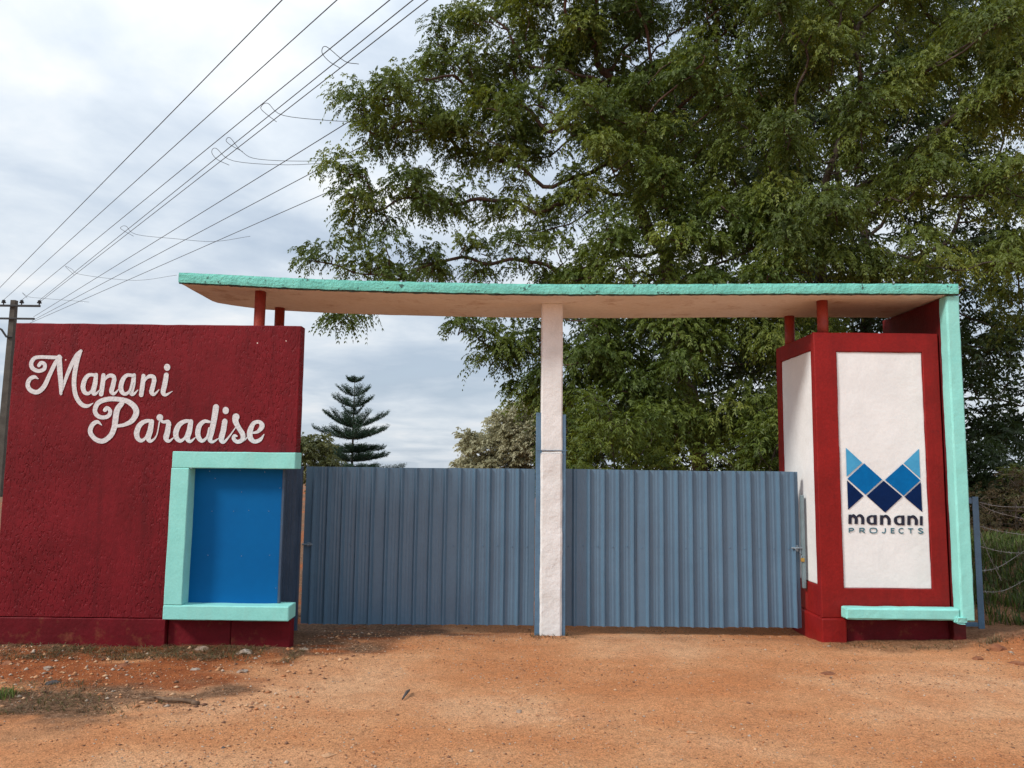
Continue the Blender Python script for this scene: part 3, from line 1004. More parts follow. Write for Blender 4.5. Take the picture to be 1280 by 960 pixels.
band(0.004, TH + 0.008, YR0 - 0.022, YR0 + 0.012, 'front_edge', M['mint_old'], 0.007, 3)
band(-0.007, 0.012, YR0 - 0.009, YR0 + 0.013, 'drip_edge', M['grime'], 0.009, 13)

# columns
for (px, py, Y, lab) in ((325, 384, 7.46, 'front red round column rising behind the maroon sign wall'), (349.5, 396, 8.28, 'rear red round column rising behind the maroon sign wall')):
    p = W(px, py, Y)
    zt = float(slab_z_s(p.x)) + 0.004
    o = MB().tube([(p.x, Y, -0.2), (p.x, Y, 1.5), (p.x, Y, zt)], 0.053, 16).build('round_column', M['red_pipe'], None, True, origin=(p.x, Y, -0.2))
    tag(o, lab, 'column', 'red columns under the canopy')

# ---------------------------------------------------------------- centre post
YP = 7.64
pa, pb = W(674.8, 700, YP).x, W(702.8, 700, YP).x
post = thing('centre_post', ((pa + pb) / 2, YP, -0.1), 'whitewashed square concrete post in the middle of the gateway', 'post')
zl = W(690, 563, YP).z
zt = float(slab_z_s((pa + pb) / 2)) + 0.004
P, Fc = rough_box(pa, pb, YP, YP + 0.22, -0.2, zl - 0.012, 0.03, 0.006, 0.018, 40, 8)
obj('lower_shaft', P, Fc, M['post'], post)
P, Fc = rough_box(pa + 0.004, pb - 0.002, YP + 0.006, YP + 0.214, zl - 0.010, zt, 0.05, 0.004, 0.012, 41, 5)
obj('upper_shaft', P, Fc, M['post'], post)
MB().tube([(pa - 0.045, YP - 0.012, zl + 0.002), ((pa + pb) / 2, YP - 0.016, zl - 0.002), (pb + 0.045, YP - 0.012, zl + 0.001)], 0.004, 6).build('strap', M['steel'], post)

# ---------------------------------------------------------------- right pier
YB = 7.42
bx0, bx1 = W(1022, 585, YB).x, W(1180, 585, YB).x
ZB = W(1030, 415.5, YB).z
YBr = 8.5
pier = thing('gate_pier', ((bx0 + bx1) / 2, 7.95, -0.1), 'square red pier with white panels and a blue company emblem', 'pier')
wx0, wx1 = W(1050.5, 590, YB).x, W(1159.5, 590, YB).x
wz0, wz1 = W(1108, 736, YB).z, W(1100, 440, YB).z
core = MB().box(bx0 + 0.035, bx1 - 0.02, YB + 0.035, YBr - 0.03, 0.21, ZB - 0.03).build('core', M['white'], pier)


def slabpart(name, m, *a, seed=1, amp=0.004, rnd=0.010, step=0.06):
    P, Fc = rough_box(*a, step, amp, rnd, seed)
    return obj(name, P, Fc, m, pier)


# front face: red border bars, recessed white panel
P, Fc = mask_slab(gridline([bx0, wx0, wx1, bx1], 0.06), gridline([0.2, wz0, wz1, ZB], 0.06), lambda u, v: not (wx0 < u < wx1 and wz0 < v < wz1), YB, YB + 0.05, lambda u, v, d: (u, d, v), 0.003, 3.5, 0.006, 51, 0.004)
obj('border', P, Fc, M['red_pier'], pier)
front_panel = slabpart('front_panel', M['white'], wx0 - 0.004, wx1 + 0.004, YB + 0.016, YB + 0.06, wz0 - 0.004, wz1 + 0.004, seed=55, amp=0.003)
# left side face
sy0, sy1 = YB + 0.051 + 0.14, YBr - 0.05
sz1 = ZB - 0.165
sz0 = W(1018, 731, YB + 0.1).z
P, Fc = mask_slab(gridline([YB + 0.051, sy0, sy1, YBr], 0.06), gridline([0.2, sz0, sz1, ZB - 0.001], 0.06), lambda u, v: not (sy0 < u < sy1 and sz0 < v < sz1), bx0 + 0.001, bx0 + 0.05, lambda u, v, d: (d, YB + YBr + 0.051 - u, v), 0.003, 3.5, 0.006, 56, 0.004)
obj('border', P, Fc, M['red_pier'], pier)
slabpart('side_panel', M['white'], bx0 + 0.014, bx0 + 0.06, YB + YBr + 0.051 - sy1 - 0.004, YB + YBr + 0.051 - sy0 + 0.004, sz0 - 0.004, sz1 + 0.004, seed=60, amp=0.003)
# plinth
slabpart('plinth', M['red_pier'], bx0 - 0.014, W(1058, 770, YB).x, YB - 0.012, YBr + 0.01, -0.2, 0.198, seed=61, amp=0.006, rnd=0.014)
slabpart('plinth', M['red_plinth'], W(1058, 770, YB).x + 0.002, bx1 + 0.02, YB + 0.05, YBr, -0.2, 0.19, seed=62, amp=0.01, rnd=0.02)
slabpart('pier_cap', M['red_pier'], bx0 + 0.05, bx1, YB + 0.05, YBr, ZB - 0.03, ZB - 0.004, seed=63)

# emblem, painted on the front panel
YE = YB + 0.014
z5 = zoomed(1040, 550, 7.385, YE)


def flatpoly(name, pts, m):
    return obj(name, [z5(u, v, 0.004) for u, v in pts], [tuple(range(len(pts)))[::-1]], m, front_panel)


for nm, pts, m in (('emblem_triangle', [(127, 72), (278, 210), (134, 338)], 'logo_light'), ('emblem_triangle', [(802, 80), (660, 215), (812, 352)], 'logo_light'),
                   ('emblem_diamond', [(295, 215), (462, 365), (308, 505), (140, 358)], 'logo_mid'), ('emblem_diamond', [(650, 222), (815, 372), (660, 515), (487, 368)], 'logo_mid'),
                   ('emblem_diamond', [(475, 375), (648, 522), (490, 670), (318, 515)], 'logo_dark'), ('emblem_triangle', [(137, 372), (290, 515), (147, 645)], 'logo_dark'),
                   ('emblem_triangle', [(818, 388), (832, 665), (667, 525)], 'logo_dark')):
    flatpoly(nm, pts, M[m])


def sletter(strokes, m, cap=False):
    mb = MB()
    for pts, curve in strokes:
        stroke(mb, pts, z5, 0.004, curve, cap)
    mb.build('painted_letter', M[m], front_panel)


def nn(x0, x1, y0, y1, w1=30):
    return [([(x0, y0, w1), (x0 - 1, y1, w1)], False), ([(x0 + 4, y0 + 34, 8), (x0 + 24, y0 + 12, 22), (x1 - 22, y0 + 10, 26), (x1, y0 + 40, w1), (x1, y1, w1)], True)]


def aa(x0, x1, y0, y1, w1=30):
    xm = (x0 + x1) / 2
    return [([(x1, y0, w1), (x1 + 1, y1, w1)], False), ([(x1 - 6, y0 + 12, 14), (xm, y0 + 9, 18), (x0 + 6, y0 + 24, 26), (x0 + 2, (y0 + y1) / 2, 32), (x0 + 8, y1 - 22, 26), (xm, y1 - 9, 18), (x1 - 6, y1 - 14, 14)], True)]


sletter(nn(165, 220, 688, 775) + [([(222, 722, 8), (240, 700, 20), (262, 698, 26), (281, 722, 30), (282, 777, 30)], True)], 'logo_black')
sletter(aa(330, 396, 692, 782), 'logo_black')
sletter(nn(456, 524, 694, 783), 'logo_black')
sletter(aa(582, 652, 696, 786), 'logo_black')
sletter(nn(708, 775, 698, 785), 'logo_black')
sletter([([(822, 702, 26), (822, 788, 26)], False)], 'logo_black')
w9 = 10
sletter([([(157, 812, w9), (158, 856, w9)], False), ([(157, 816, w9), (185, 815, w9), (197, 824, w9), (185, 836, w9), (158, 837, w9)], True)], 'logo_teal')
sletter([([(255, 812, w9), (256, 857, w9)], False), ([(255, 816, w9), (285, 815, w9), (296, 824, w9), (285, 836, w9), (257, 837, w9)], True), ([(278, 838, w9), (300, 857, w9)], False)], 'logo_teal')
sletter([([(378, 813, w9), (352, 820, w9), (352, 850, w9), (380, 857, w9), (408, 850, w9), (407, 820, w9), (376, 813, w9)], True)], 'logo_teal')
sletter([([(490, 813, w9), (490, 845, w9), (478, 858, w9), (460, 852, w9)], True)], 'logo_teal')
sletter([([(545, 812, w9), (546, 862, w9)], False), ([(546, 817, w9), (575, 817, w9)], False), ([(546, 837, w9), (572, 837, w9)], False), ([(546, 858, w9), (576, 858, w9)], False)], 'logo_teal')
sletter([([(656, 820, w9), (638, 815, w9), (619, 826, w9), (619, 849, w9), (640, 860, w9), (658, 854, w9)], True)], 'logo_teal')
sletter([([(698, 819, w9), (748, 819, w9)], False), ([(724, 822, w9), (725, 863, w9)], False)], 'logo_teal')
sletter([([(836, 824, w9 + 1), (815, 816, w9 + 1), (797, 825, w9 + 1), (815, 838, w9 + 1), (838, 850, w9 + 1), (818, 862, w9 + 1), (794, 854, w9 + 1)], True)], 'logo_teal')

# columns on the pier
for (px, py, Y, lab) in ((1028, 392, 7.56, 'front red round column between the white and red pier and the canopy'), (987, 410, 8.36, 'rear red round column between the white and red pier and the canopy')):
    p = W(px, py, Y)
    zt = float(slab_z_s(p.x)) + 0.004
    o = MB().tube([(p.x, Y, ZB - 0.02), (p.x, Y, ZB + 0.1), (p.x, Y, zt)], 0.053, 16).build('round_column', M['red_pipe'], None, True, origin=(p.x, Y, ZB))
    tag(o, lab, 'column', 'red columns under the canopy')

# fin wall with mint edge
YFN = 7.27
fx0, fx1 = W(1193, 585, YFN).x, W(1210, 585, YFN).x
fin = thing('fin_wall', ((fx0 + fx1) / 2, 7.9, 0), 'tall fin wall with bright mint edge at the right end of the canopy', 'wall')
ztop = float(slab_z_s(fx0)) - 0.004
zf0 = W(1200, 777, YFN).z
P, Fc = rough_box(fx0 + 0.004, fx1 - 0.004, YB - 0.01, YBr + 0.06, -0.2, ztop - 0.003, 0.07, 0.004, 0.01, 70)
obj('fin_slab', P, Fc, M['red_fin'], fin)
P, Fc = rough_box(fx0, fx1, YFN, YB - 0.012, zf0, ztop, 0.035, 0.005, 0.012, 71, 8)
obj('mint_edge', P, Fc, M['mint'], fin)
P, Fc = rough_box(W(1058.5, 768, YFN).x, fx0 - 0.002, YFN + 0.012, YB - 0.013, W(1100, 775.5, YFN).z, W(1100, 760.5, YFN).z, 0.035, 0.006, 0.014, 72, 9)
obj('mint_sill', P, Fc, M['mint'], fin)
P, Fc = rough_box(fx0 - 0.06, fx0 + 0.05, YFN - 0.008, YFN + 0.05, zf0 - 0.02, zf0 + 0.045, 0.02, 0.014, 0.03, 73, 16)
obj('broken_corner', P, Fc, M['mint'], fin)

# ---------------------------------------------------------------- trees
def rotate_about(v, ax, an):
    c_, s_ = np.cos(an)[:, None], np.sin(an)[:, None]
    return v * c_ + np.cross(ax, v) * s_ + ax * (np.sum(ax * v, 1)[:, None]) * (1 - c_)


def norm(v):
    return v / (np.linalg.norm(v, axis=1)[:, None] + 1e-9)


def sprays(base, dirs, L, nl, leaf_l, leaf_w, droop, tint, g):
    """pinnate sprays: base (S,3), dirs (S,3); nl leaflet pairs; returns V, Q, colours"""
    Sn = len(base)
    L = np.broadcast_to(L, (Sn,))
    side = norm(np.cross(dirs, np.array([0, 0, 1.0])) + g.normal(0, 0.35, (Sn, 3)))
    Vs, Cs = [], []
    for k in range(nl):
        tt = (k + 0.6) / nl
        rach = base + dirs * (L * tt)[:, None]
        rach[:, 2] -= droop * L * tt ** 2
        rdir = dirs.copy()
        rdir[:, 2] -= 2 * droop * tt
        rdir = norm(rdir)
        for s in (-1, 1):
            ld = norm(rdir * (0.55 + 0.6 * tt) + side * s * 0.85 + np.array([0, 0, -0.35]) + g.normal(0, 0.22, (Sn, 3)))
            up = norm(np.cross(ld, side * s) + g.normal(0, 0.5, (Sn, 3)))
            wd = norm(np.cross(ld, up))
            ll = leaf_l * g.uniform(0.7, 1.25, Sn)[:, None]
            lw = leaf_w * g.uniform(0.75, 1.25, Sn)[:, None]
            a = rach
            tip = rach + ld * ll
            tip[:, 2] -= 0.12 * ll[:, 0]
            mid = rach + ld * ll * 0.42
            Vs.append(np.stack([a, mid + wd * lw / 2, tip, mid - wd * lw / 2], 1))
            cc = tint * g.uniform(0.78, 1.2, Sn)[:, None]
            Cs.append(np.repeat(cc[:, None, :], 4, 1))
    V = np.concatenate(Vs).reshape(-1, 3)
    Cc = np.concatenate(Cs).reshape(-1, 3)
    return V, np.arange(len(V)).reshape(-1, 4), Cc


def ell_points(lobes, dens, g):
    out = []
    for (c_, r) in lobes:
        r = np.array(r)
        n = max(6, int(dens * r[0] * r[1] * r[2] * 4.19))
        d = norm(g.normal(0, 1, (n, 3)))
        rad = g.uniform(0.05, 1, n) ** (1 / 3.0)
        out.append(np.array(c_) + d * rad[:, None] * r)
    return np.concatenate(out)


def grow(base, trunk, attract, step, infl, kill, g, iters=220):
    """space colonisation skeleton"""
    P = [np.array(base, float)]
    par = [-1]
    for q in trunk:
        a = P[-1]
        n = max(1, int(np.linalg.norm(np.array(q) - a) / step))
        for i in range(1, n + 1):
            P.append(a + (np.array(q) - a) * i / n + g.normal(0, step * 0.08, 3))
            par.append(len(P) - 2)
    A = attract.copy()
    alive = np.ones(len(A), bool)
    NP = np.array(P)
    D = np.linalg.norm(A[:, None] - NP[None], axis=2)
    near = D.argmin(1)
    nd = D.min(1)
    for it in range(iters):
        idx = np.where(alive & (nd < infl))[0]
        if len(idx) == 0:
            break
        tgt = near[idx]
        dirv = norm(A[idx] - NP[tgt])
        acc = np.zeros((len(NP), 3))
        np.add.at(acc, tgt, dirv)
        cnt = np.bincount(tgt, minlength=len(NP))
        src = np.where(cnt > 0)[0]
        nv = norm(acc[src] + g.normal(0, 0.45, (len(src), 3)))
        new = NP[src] + nv * step
        par += src.tolist()
        o = len(NP)
        NP = np.vstack([NP, new])
        D = np.linalg.norm(A[:, None] - new[None], axis=2)
        dm = D.min(1)
        da = D.argmin(1) + o
        better = dm < nd
        nd = np.where(better, dm, nd)
        near = np.where(better, da, near)
        alive &= nd > kill
        if len(NP) > 14000:
            break
    return NP, np.array(par)


def radii(par, n, tip=0.008, ex=2.35):
    r = np.zeros(n)
    ch = np.bincount(par[par >= 0], minlength=n)
    for i in range(n - 1, -1, -1):
        if ch[i] == 0:
            r[i] = tip ** ex
        if par[i] >= 0:
            r[par[i]] += r[i]
    return r ** (1 / ex), ch


def skeleton_mesh(P, par, r, rmin):
    V, Fs = [], []
    keep = np.where((par >= 0) & (r > rmin))[0]
    n = 6
    an = np.arange(n) * 2 * math.pi / n
    ca, sa = np.cos(an), np.sin(an)
    for i in keep:
        a, b_ = P[par[i]], P[i]
        t_ = b_ - a
        l = np.linalg.norm(t_)
        if l < 1e-5:
            continue
        t_ = t_ / l
        u = np.cross(t_, (0.3, 0.9, 0.31)); u /= np.linalg.norm(u)
        v_ = np.cross(t_, u)
        ra = min(r[par[i]], r[i] * 1.35)
        k0 = len(V)
        for j in range(n):
            V.append(a - t_ * ra * 0.3 + (u * ca[j] + v_ * sa[j]) * ra)
        for j in range(n):
            V.append(b_ + t_ * r[i] * 0.3 + (u * ca[j] + v_ * sa[j]) * r[i])
        for j in range(n):
            Fs.append((k0 + j, k0 + (j + 1) % n, k0 + n + (j + 1) % n, k0 + n + j))
    return np.array(V), np.array(Fs)


def tree(name, label, base, trunk, lobes, dens, nspray, greens, seed, step=0.22, infl=3.0, kill=0.36, L=(0.2, 0.36), nl=6, leaf=(0.085, 0.026),
         droop=0.75, tip=0.0075, rmin=0.006, bark='bark', cat='tree', spread=0.30, group=None, lighttop=0.5, hang=0.0, fork=None):
    g = np.random.default_rng(seed)
    A = ell_points(lobes, dens, g)
    P, par = grow(base, trunk, A, step, infl, kill, g)
    lift = np.clip((P[:, 2] - base[2] - 1.5) / 2.0, 0, 1)[:, None]           # limbs wander instead of running straight
    Pw = P.copy()
    for am, fq, ph in ((0.20, 1.7, 0.4), (0.10, 3.9, 2.1), (0.045, 8.3, 4.0)):
        Pw += lift * am * np.stack([np.sin(P[:, 2] * fq + P[:, 1] * 0.7 * fq + ph + seed), np.sin(P[:, 0] * fq + ph * 2 + seed), np.sin(P[:, 0] * fq * 0.9 + P[:, 1] * 0.8 * fq + ph * 3 + seed)], 1)
    P = Pw
    r, ch = radii(par, len(P), tip)
    t_ = thing(name, tuple(base), label, cat, group)
    V, Q = skeleton_mesh(P, par, r, rmin)
    quads_obj('trunk', V, Q, M[bark], t_, smooth=True)
    # foliage in clumps at the fine ends
    fin_ = np.where(ch == 0)[0]
    more = np.where((r < tip * 1.7) & (ch > 0))[0]
    fin_ = np.concatenate([fin_, g.choice(more, int(len(more) * 0.35), replace=False)])
    B = np.repeat(P[fin_], nspray, 0)
    size = np.repeat(g.uniform(0.55, 1.25, len(fin_)), nspray)
    pd = norm(P[fin_] - P[np.maximum(par[fin_], 0)])
    U = norm(g.normal(0, 1, (len(B), 3)))
    U[:, 2] = np.where(U[:, 2] < -0.3, -U[:, 2], U[:, 2])
    rad = g.uniform(0.15, 1, len(B)) ** 0.6
    D = norm(U * 0.9 + np.repeat(pd, nspray, 0) * 0.35 + g.normal(0, 0.3, (len(B), 3)) + np.array([0, 0, 0.1 - hang]))
    B = B + U * (spread * rad * size)[:, None] * np.array([1.05, 1.05, 1.0])
    # clump tints: each clump its own leaf age, plus per spray jitter
    gsel = np.repeat(g.beta(1.6, 1.9, len(fin_)), nspray) * 0.75 + 0.35 * vnoise(B[:, 0] * 0.6 + B[:, 1] * 0.5, B[:, 2] * 0.6 - B[:, 1] * 0.4, seed)
    gsel = np.clip(gsel + g.uniform(-0.12, 0.12, len(B)), 0, 1)
    G = np.array(greens)
    f = gsel * (len(G) - 1)
    i0 = np.minimum(f.astype(int), len(G) - 2)
    tint = G[i0] + (G[i0 + 1] - G[i0]) * (f - i0)[:, None]
    Ls = g.uniform(L[0], L[1], len(B))
    V, Q, Cc = sprays(B, D, Ls, nl, leaf[0], leaf[1], droop, tint, g)
    cr = quads_obj('crown', V, Q, M['leaf'], t_, color=Cc)
    cr['kind'] = 'stuff'
    print(name, 'nodes', len(P), 'leaves', len(Q))
    return t_


def lobe(px, py, Y, rx, rz, ry=None):
    k = Y / F
    p = W(px, py, Y)
    return ((p.x, p.y, p.z), (rx * k, ry if ry else (rx + rz) / 2 * k, rz * k))


NEEM = [(0.045, 0.070, 0.015), (0.075, 0.112, 0.020), (0.120, 0.160, 0.028), (0.200, 0.235, 0.042)]
DARK = [(0.022, 0.038, 0.014), (0.036, 0.058, 0.018), (0.058, 0.084, 0.024)]
Y0 = 13.6
main = [lobe(478, 132, Y0, 68, 45), lobe(430, 118, Y0, 26, 22), lobe(545, 100, Y0 + .3, 62, 42), lobe(520, 175, Y0 + .4, 80, 44), lobe(610, 62, Y0 + .6, 75, 55), lobe(700, 30, Y0 + .8, 90, 70),
        lobe(458, 228, Y0 - .4, 50, 32), lobe(470, 285, Y0 - .3, 58, 36), lobe(410, 324, Y0 - .6, 44, 28), lobe(372, 312, Y0 - .6, 16, 20), lobe(500, 338, Y0 - .4, 70, 34),
        lobe(560, 250, Y0, 70, 42), lobe(610, 170, Y0 + .4, 80, 50), lobe(600, 325, Y0 - .2, 70, 42), lobe(680, 250, Y0 + .5, 75, 55), lobe(700, 140, Y0 + .8, 90, 60),
        lobe(690, 345, Y0, 70, 44), lobe(720, 410, Y0 - .9, 55, 40), lobe(880, 400, Y0 - 1.3, 60, 70), lobe(935, 370, Y0 - 1.3, 60, 60), lobe(800, 400, Y0 - 1.0, 60, 50), lobe(770, 70, Y0 + 1, 80, 80, 1.6), lobe(775, 200, Y0 - .5, 70, 80, 1.2), lobe(780, 320, Y0 - .6, 75, 55, 1.2),
        lobe(430, 398, Y0 - .6, 26, 12), lobe(585, 425, Y0 - .8, 40, 36), lobe(640, 440, Y0 - .6, 42, 60), lobe(700, 470, Y0 - .6, 60, 70), lobe(770, 480, Y0 - 1, 60, 90),
        lobe(840, 420, Y0 - 1.2, 70, 80), lobe(860, 130, Y0 - .4, 100, 90, 1.4), lobe(880, 290, Y0 - .8, 90, 70, 1.2), lobe(815, 530, Y0 - 1.4, 40, 60),
        lobe(920, 25, Y0 - .2, 70, 50, 1.0), lobe(800, -60, Y0 + .6, 160, 60, 2.0), lobe(660, -50, Y0 + .8, 110, 50, 1.5)]
tree('neem_tree', 'huge spreading green tree with dark limbs reaching left above the canopy slab', (3.5, 14.0, 0), [(3.42, 13.9, 1.0), (3.30, 13.6, 2.4), (3.2, 13.7, 3.2), (2.95, 14.0, 4.8), (2.7, 14.2, 6.4), (2.5, 14.2, 8.0)], main, 17, 58, NEEM, 21, step=0.18, kill=0.33, spread=0.36, tip=0.0105, leaf=(0.062, 0.026), L=(0.13, 0.25), droop=0.8, bark='bark_red', hang=0.1)
Y1 = 12.6
right = [lobe(1000, 60, Y1, 90, 70, 1.2), lobe(1100, 110, Y1 - .4, 90, 50, 1.1), lobe(1200, 80, Y1 - .5, 80, 50, 1.1), lobe(1270, 140, Y1 - .6, 60, 60, 1.0), lobe(1040, 200, Y1, 80, 60, 1.1),
         lobe(1150, 230, Y1 - .6, 85, 50, 1.0), lobe(1250, 250, Y1 - .8, 70, 40, 1.0), lobe(960, 210, Y1 + .2, 70, 80, 1.1), lobe(1000, 310, Y1 - .6, 80, 50, 1.0), lobe(1100, 320, Y1 - .8, 90, 40, 1.0),
         lobe(1200, 330, Y1 - .8, 80, 40, 1.0), lobe(940, 420, Y1 - .2, 55, 60, 0.9), lobe(1010, 440, Y1, 60, 60, 0.9), lobe(920, 530, Y1 - .4, 60, 55, 0.9), lobe(1060, 0, Y1 + .6, 110, 50, 1.4),
         lobe(1180, 0, Y1 + .4, 110, 40, 1.4), lobe(1290, 350, Y1, 60, 50, 1.0), lobe(1310, 20, Y1 + .3, 60, 60, 1.2)]
tree('neem_tree', 'dense drooping green tree filling the upper right behind the pier', (4.6, 13.6, 0.3), [(4.7, 13.5, 1.8), (4.9, 13.3, 3.4), (5.3, 13.1, 5.0), (5.6, 12.9, 6.4)], right, 13, 62,
     [(0.050, 0.074, 0.016), (0.085, 0.118, 0.022), (0.132, 0.168, 0.030), (0.220, 0.245, 0.045)], 22, step=0.18, kill=0.34, spread=0.38, leaf=(0.064, 0.025), L=(0.15, 0.28), tip=0.0105, droop=0.9, hang=0.15)
Y2 = 19.0
back = [lobe(1235, 420, Y2, 70, 45, 1.5), lobe(1222, 385, Y2 - 1, 55, 35, 1.0), lobe(1232, 500, Y2 - 1, 40, 35, 1.0), lobe(1228, 560, Y2 - 1, 55, 45, 1.0), lobe(1280, 570, Y2 - 1, 40, 40, 0.9), lobe(1250, 500, Y2, 45, 40, 1.2), lobe(1225, 580, Y2, 50, 45, 1.3), lobe(1150, 430, Y2, 60, 90, 1.5), lobe(1290, 540, Y2, 35, 45, 1.2), lobe(1230, 20, Y2 + 1, 110, 60, 2.0),
        lobe(1100, 200, Y2 + 1, 150, 120, 2.2), lobe(900, 200, Y2 + 1, 160, 140, 2.2), lobe(1000, 420, Y2, 120, 120, 2.0), lobe(820, 440, Y2, 110, 120, 1.8), lobe(1250, 270, Y2 + .6, 90, 90, 1.8), lobe(1080, 30, Y2 + 1, 130, 90, 2.0), lobe(1210, 640, Y2, 50, 40, 1.0)]
tree('shade_tree', 'dark leaved tree standing farther back at the right edge', (9.6, 19.6, 0.3), [(9.6, 19.5, 2.5), (9.4, 19.4, 5.0), (9.2, 19.4, 7.0)], back, 4.6, 24, DARK, 23, step=0.32, infl=5.0, kill=0.5,
     L=(0.3, 0.5), nl=5, leaf=(0.15, 0.055), tip=0.011, rmin=0.010, spread=0.5, droop=0.5)


# bushes that close the view low behind the gate
def bush(name, label, lobes, dens, greens, seed, leaf=(0.07, 0.022), nspray=12, L=(0.15, 0.3), cat='bush', bark='bark', kill=0.26, step=0.16, spread=0.13, droop=0.5, hang=0.0, nl=5, group=None):
    c_ = np.mean([l[0] for l in lobes], 0)
    zb = float(ground_z(c_[0], c_[1], False))
    return tree(name, label, (c_[0], c_[1], zb), [(c_[0], c_[1], zb + 0.6)], lobes, dens, nspray, greens, seed, step=step, infl=4.0, kill=kill, L=L, nl=nl, leaf=leaf, droop=droop,
                tip=0.005, rmin=0.004, bark=bark, cat=cat, spread=spread, hang=hang, group=group)


bush('bush', 'pale beige green rounded bush behind the left gate leaf', [lobe(645, 545, 22, 34, 40, 1.0), lobe(610, 564, 22, 32, 28, 0.8), lobe(668, 550, 22, 40, 60, 1.0), lobe(622, 600, 22, 50, 30, 1.0), lobe(585, 590, 22, 26, 16, .7)], 50,
     [(0.32, 0.31, 0.19), (0.43, 0.42, 0.27), (0.54, 0.52, 0.37)], 31, leaf=(0.09, 0.042), kill=0.24, spread=0.24, nspray=32)
bush('bush', 'olive green bush between the sign wall and the tiered pine', [lobe(396, 566, 30, 22, 24, 0.9), lobe(380, 570, 30, 26, 28, 0.9), lobe(398, 590, 30, 28, 24, 0.9)], 26, [(0.075, 0.09, 0.034), (0.11, 0.125, 0.045), (0.15, 0.16, 0.06)], 32, leaf=(0.13, 0.045), kill=0.3, spread=0.26, nspray=20)
low1 = [lobe(735, 545, 11.2, 40, 60, 0.6), lobe(785, 560, 11.2, 45, 55, 0.6), lobe(760, 620, 11.2, 70, 40, 0.6), lobe(825, 588, 11.4, 32, 40, 0.6), lobe(720, 600, 11.2, 30, 40, 0.5)]
bush('bush', 'leafy bush just above the right gate leaf beside the centre post', low1, 46, NEEM, 33, nspray=26, spread=0.2, hang=0.15, kill=0.22)
low2 = [lobe(922, 568, 11.6, 32, 45, 0.6), lobe(955, 550, 11.6, 45, 60, 0.6), lobe(950, 620, 11.6, 55, 40, 0.6), lobe(1000, 560, 11.8, 40, 60, 0.6)]
bush('bush', 'leafy bush above the right gate leaf next to the pier', low2, 46, NEEM, 34, nspray=26, spread=0.2, hang=0.15, kill=0.22)
bush('bush', 'shaded leafy bush directly behind the centre post', [lobe(700, 560, 15.5, 30, 55, 0.7), lobe(720, 540, 15.5, 40, 70, 0.7), lobe(710, 610, 15.5, 40, 30, 0.7)], 30, NEEM[:3], 37, nspray=26, spread=0.24, hang=0.1)
bush('hedge_bush', 'long dark hedge bush closing the gap low behind the right gate leaf', [lobe(720, 560, 17, 45, 50, 0.8), lobe(790, 555, 17, 50, 55, 0.8), lobe(860, 560, 17, 50, 50, 0.8), lobe(930, 555, 17, 50, 55, 0.8), lobe(990, 560, 17, 45, 50, 0.8)], 26, DARK, 39, leaf=(0.10, 0.04), nspray=30, spread=0.32, kill=0.3)
# thicket right of the pier
bush('thicket', 'brown twiggy thicket behind the barbed wire at the right edge', [lobe(1245, 650, 12.5, 45, 45, 0.7), lobe(1285, 640, 12.5, 40, 55, 0.7), lobe(1225, 690, 12.5, 40, 40, 0.6), lobe(1330, 640, 12.5, 45, 55, 0.7)], 60,
     [(0.05, 0.035, 0.02), (0.085, 0.060, 0.03), (0.07, 0.075, 0.025)], 35, leaf=(0.06, 0.016), nspray=16, kill=0.2)
bush('hedge_bush', 'dark bush behind the brown thicket at the right edge', [lobe(1225, 600, 15, 40, 50, 0.8), lobe(1270, 630, 15, 50, 40, 0.8), lobe(1340, 620, 15, 50, 60, 0.8), lobe(1180, 620, 15, 50, 60, 0.8)], 30, DARK, 38, leaf=(0.09, 0.035), nspray=26, spread=0.26, kill=0.28)
bush('bush', 'bright yellow green bush low at the right edge', [lobe(1272, 590, 13.8, 22, 20, 0.5), lobe(1300, 620, 13.8, 25, 40, 0.6)], 40, [(0.11, 0.14, 0.035), (0.17, 0.20, 0.05), (0.22, 0.24, 0.07)], 36, nspray=18)

# ---------------------------------------------------------------- tiered pine
YN = 45.0
kz = YN / F / 6.857
pb_ = W(440, 582, YN)
zg = float(ground_z(pb_.x, YN, False))
pine = thing('tiered_pine', (pb_.x, YN, zg), 'dark green tiered pine with level whorls of upturned branches', 'tree')


def nz_(v):
    return W(360 + 548 / 6.857, 460 + v / 6.857, YN).z


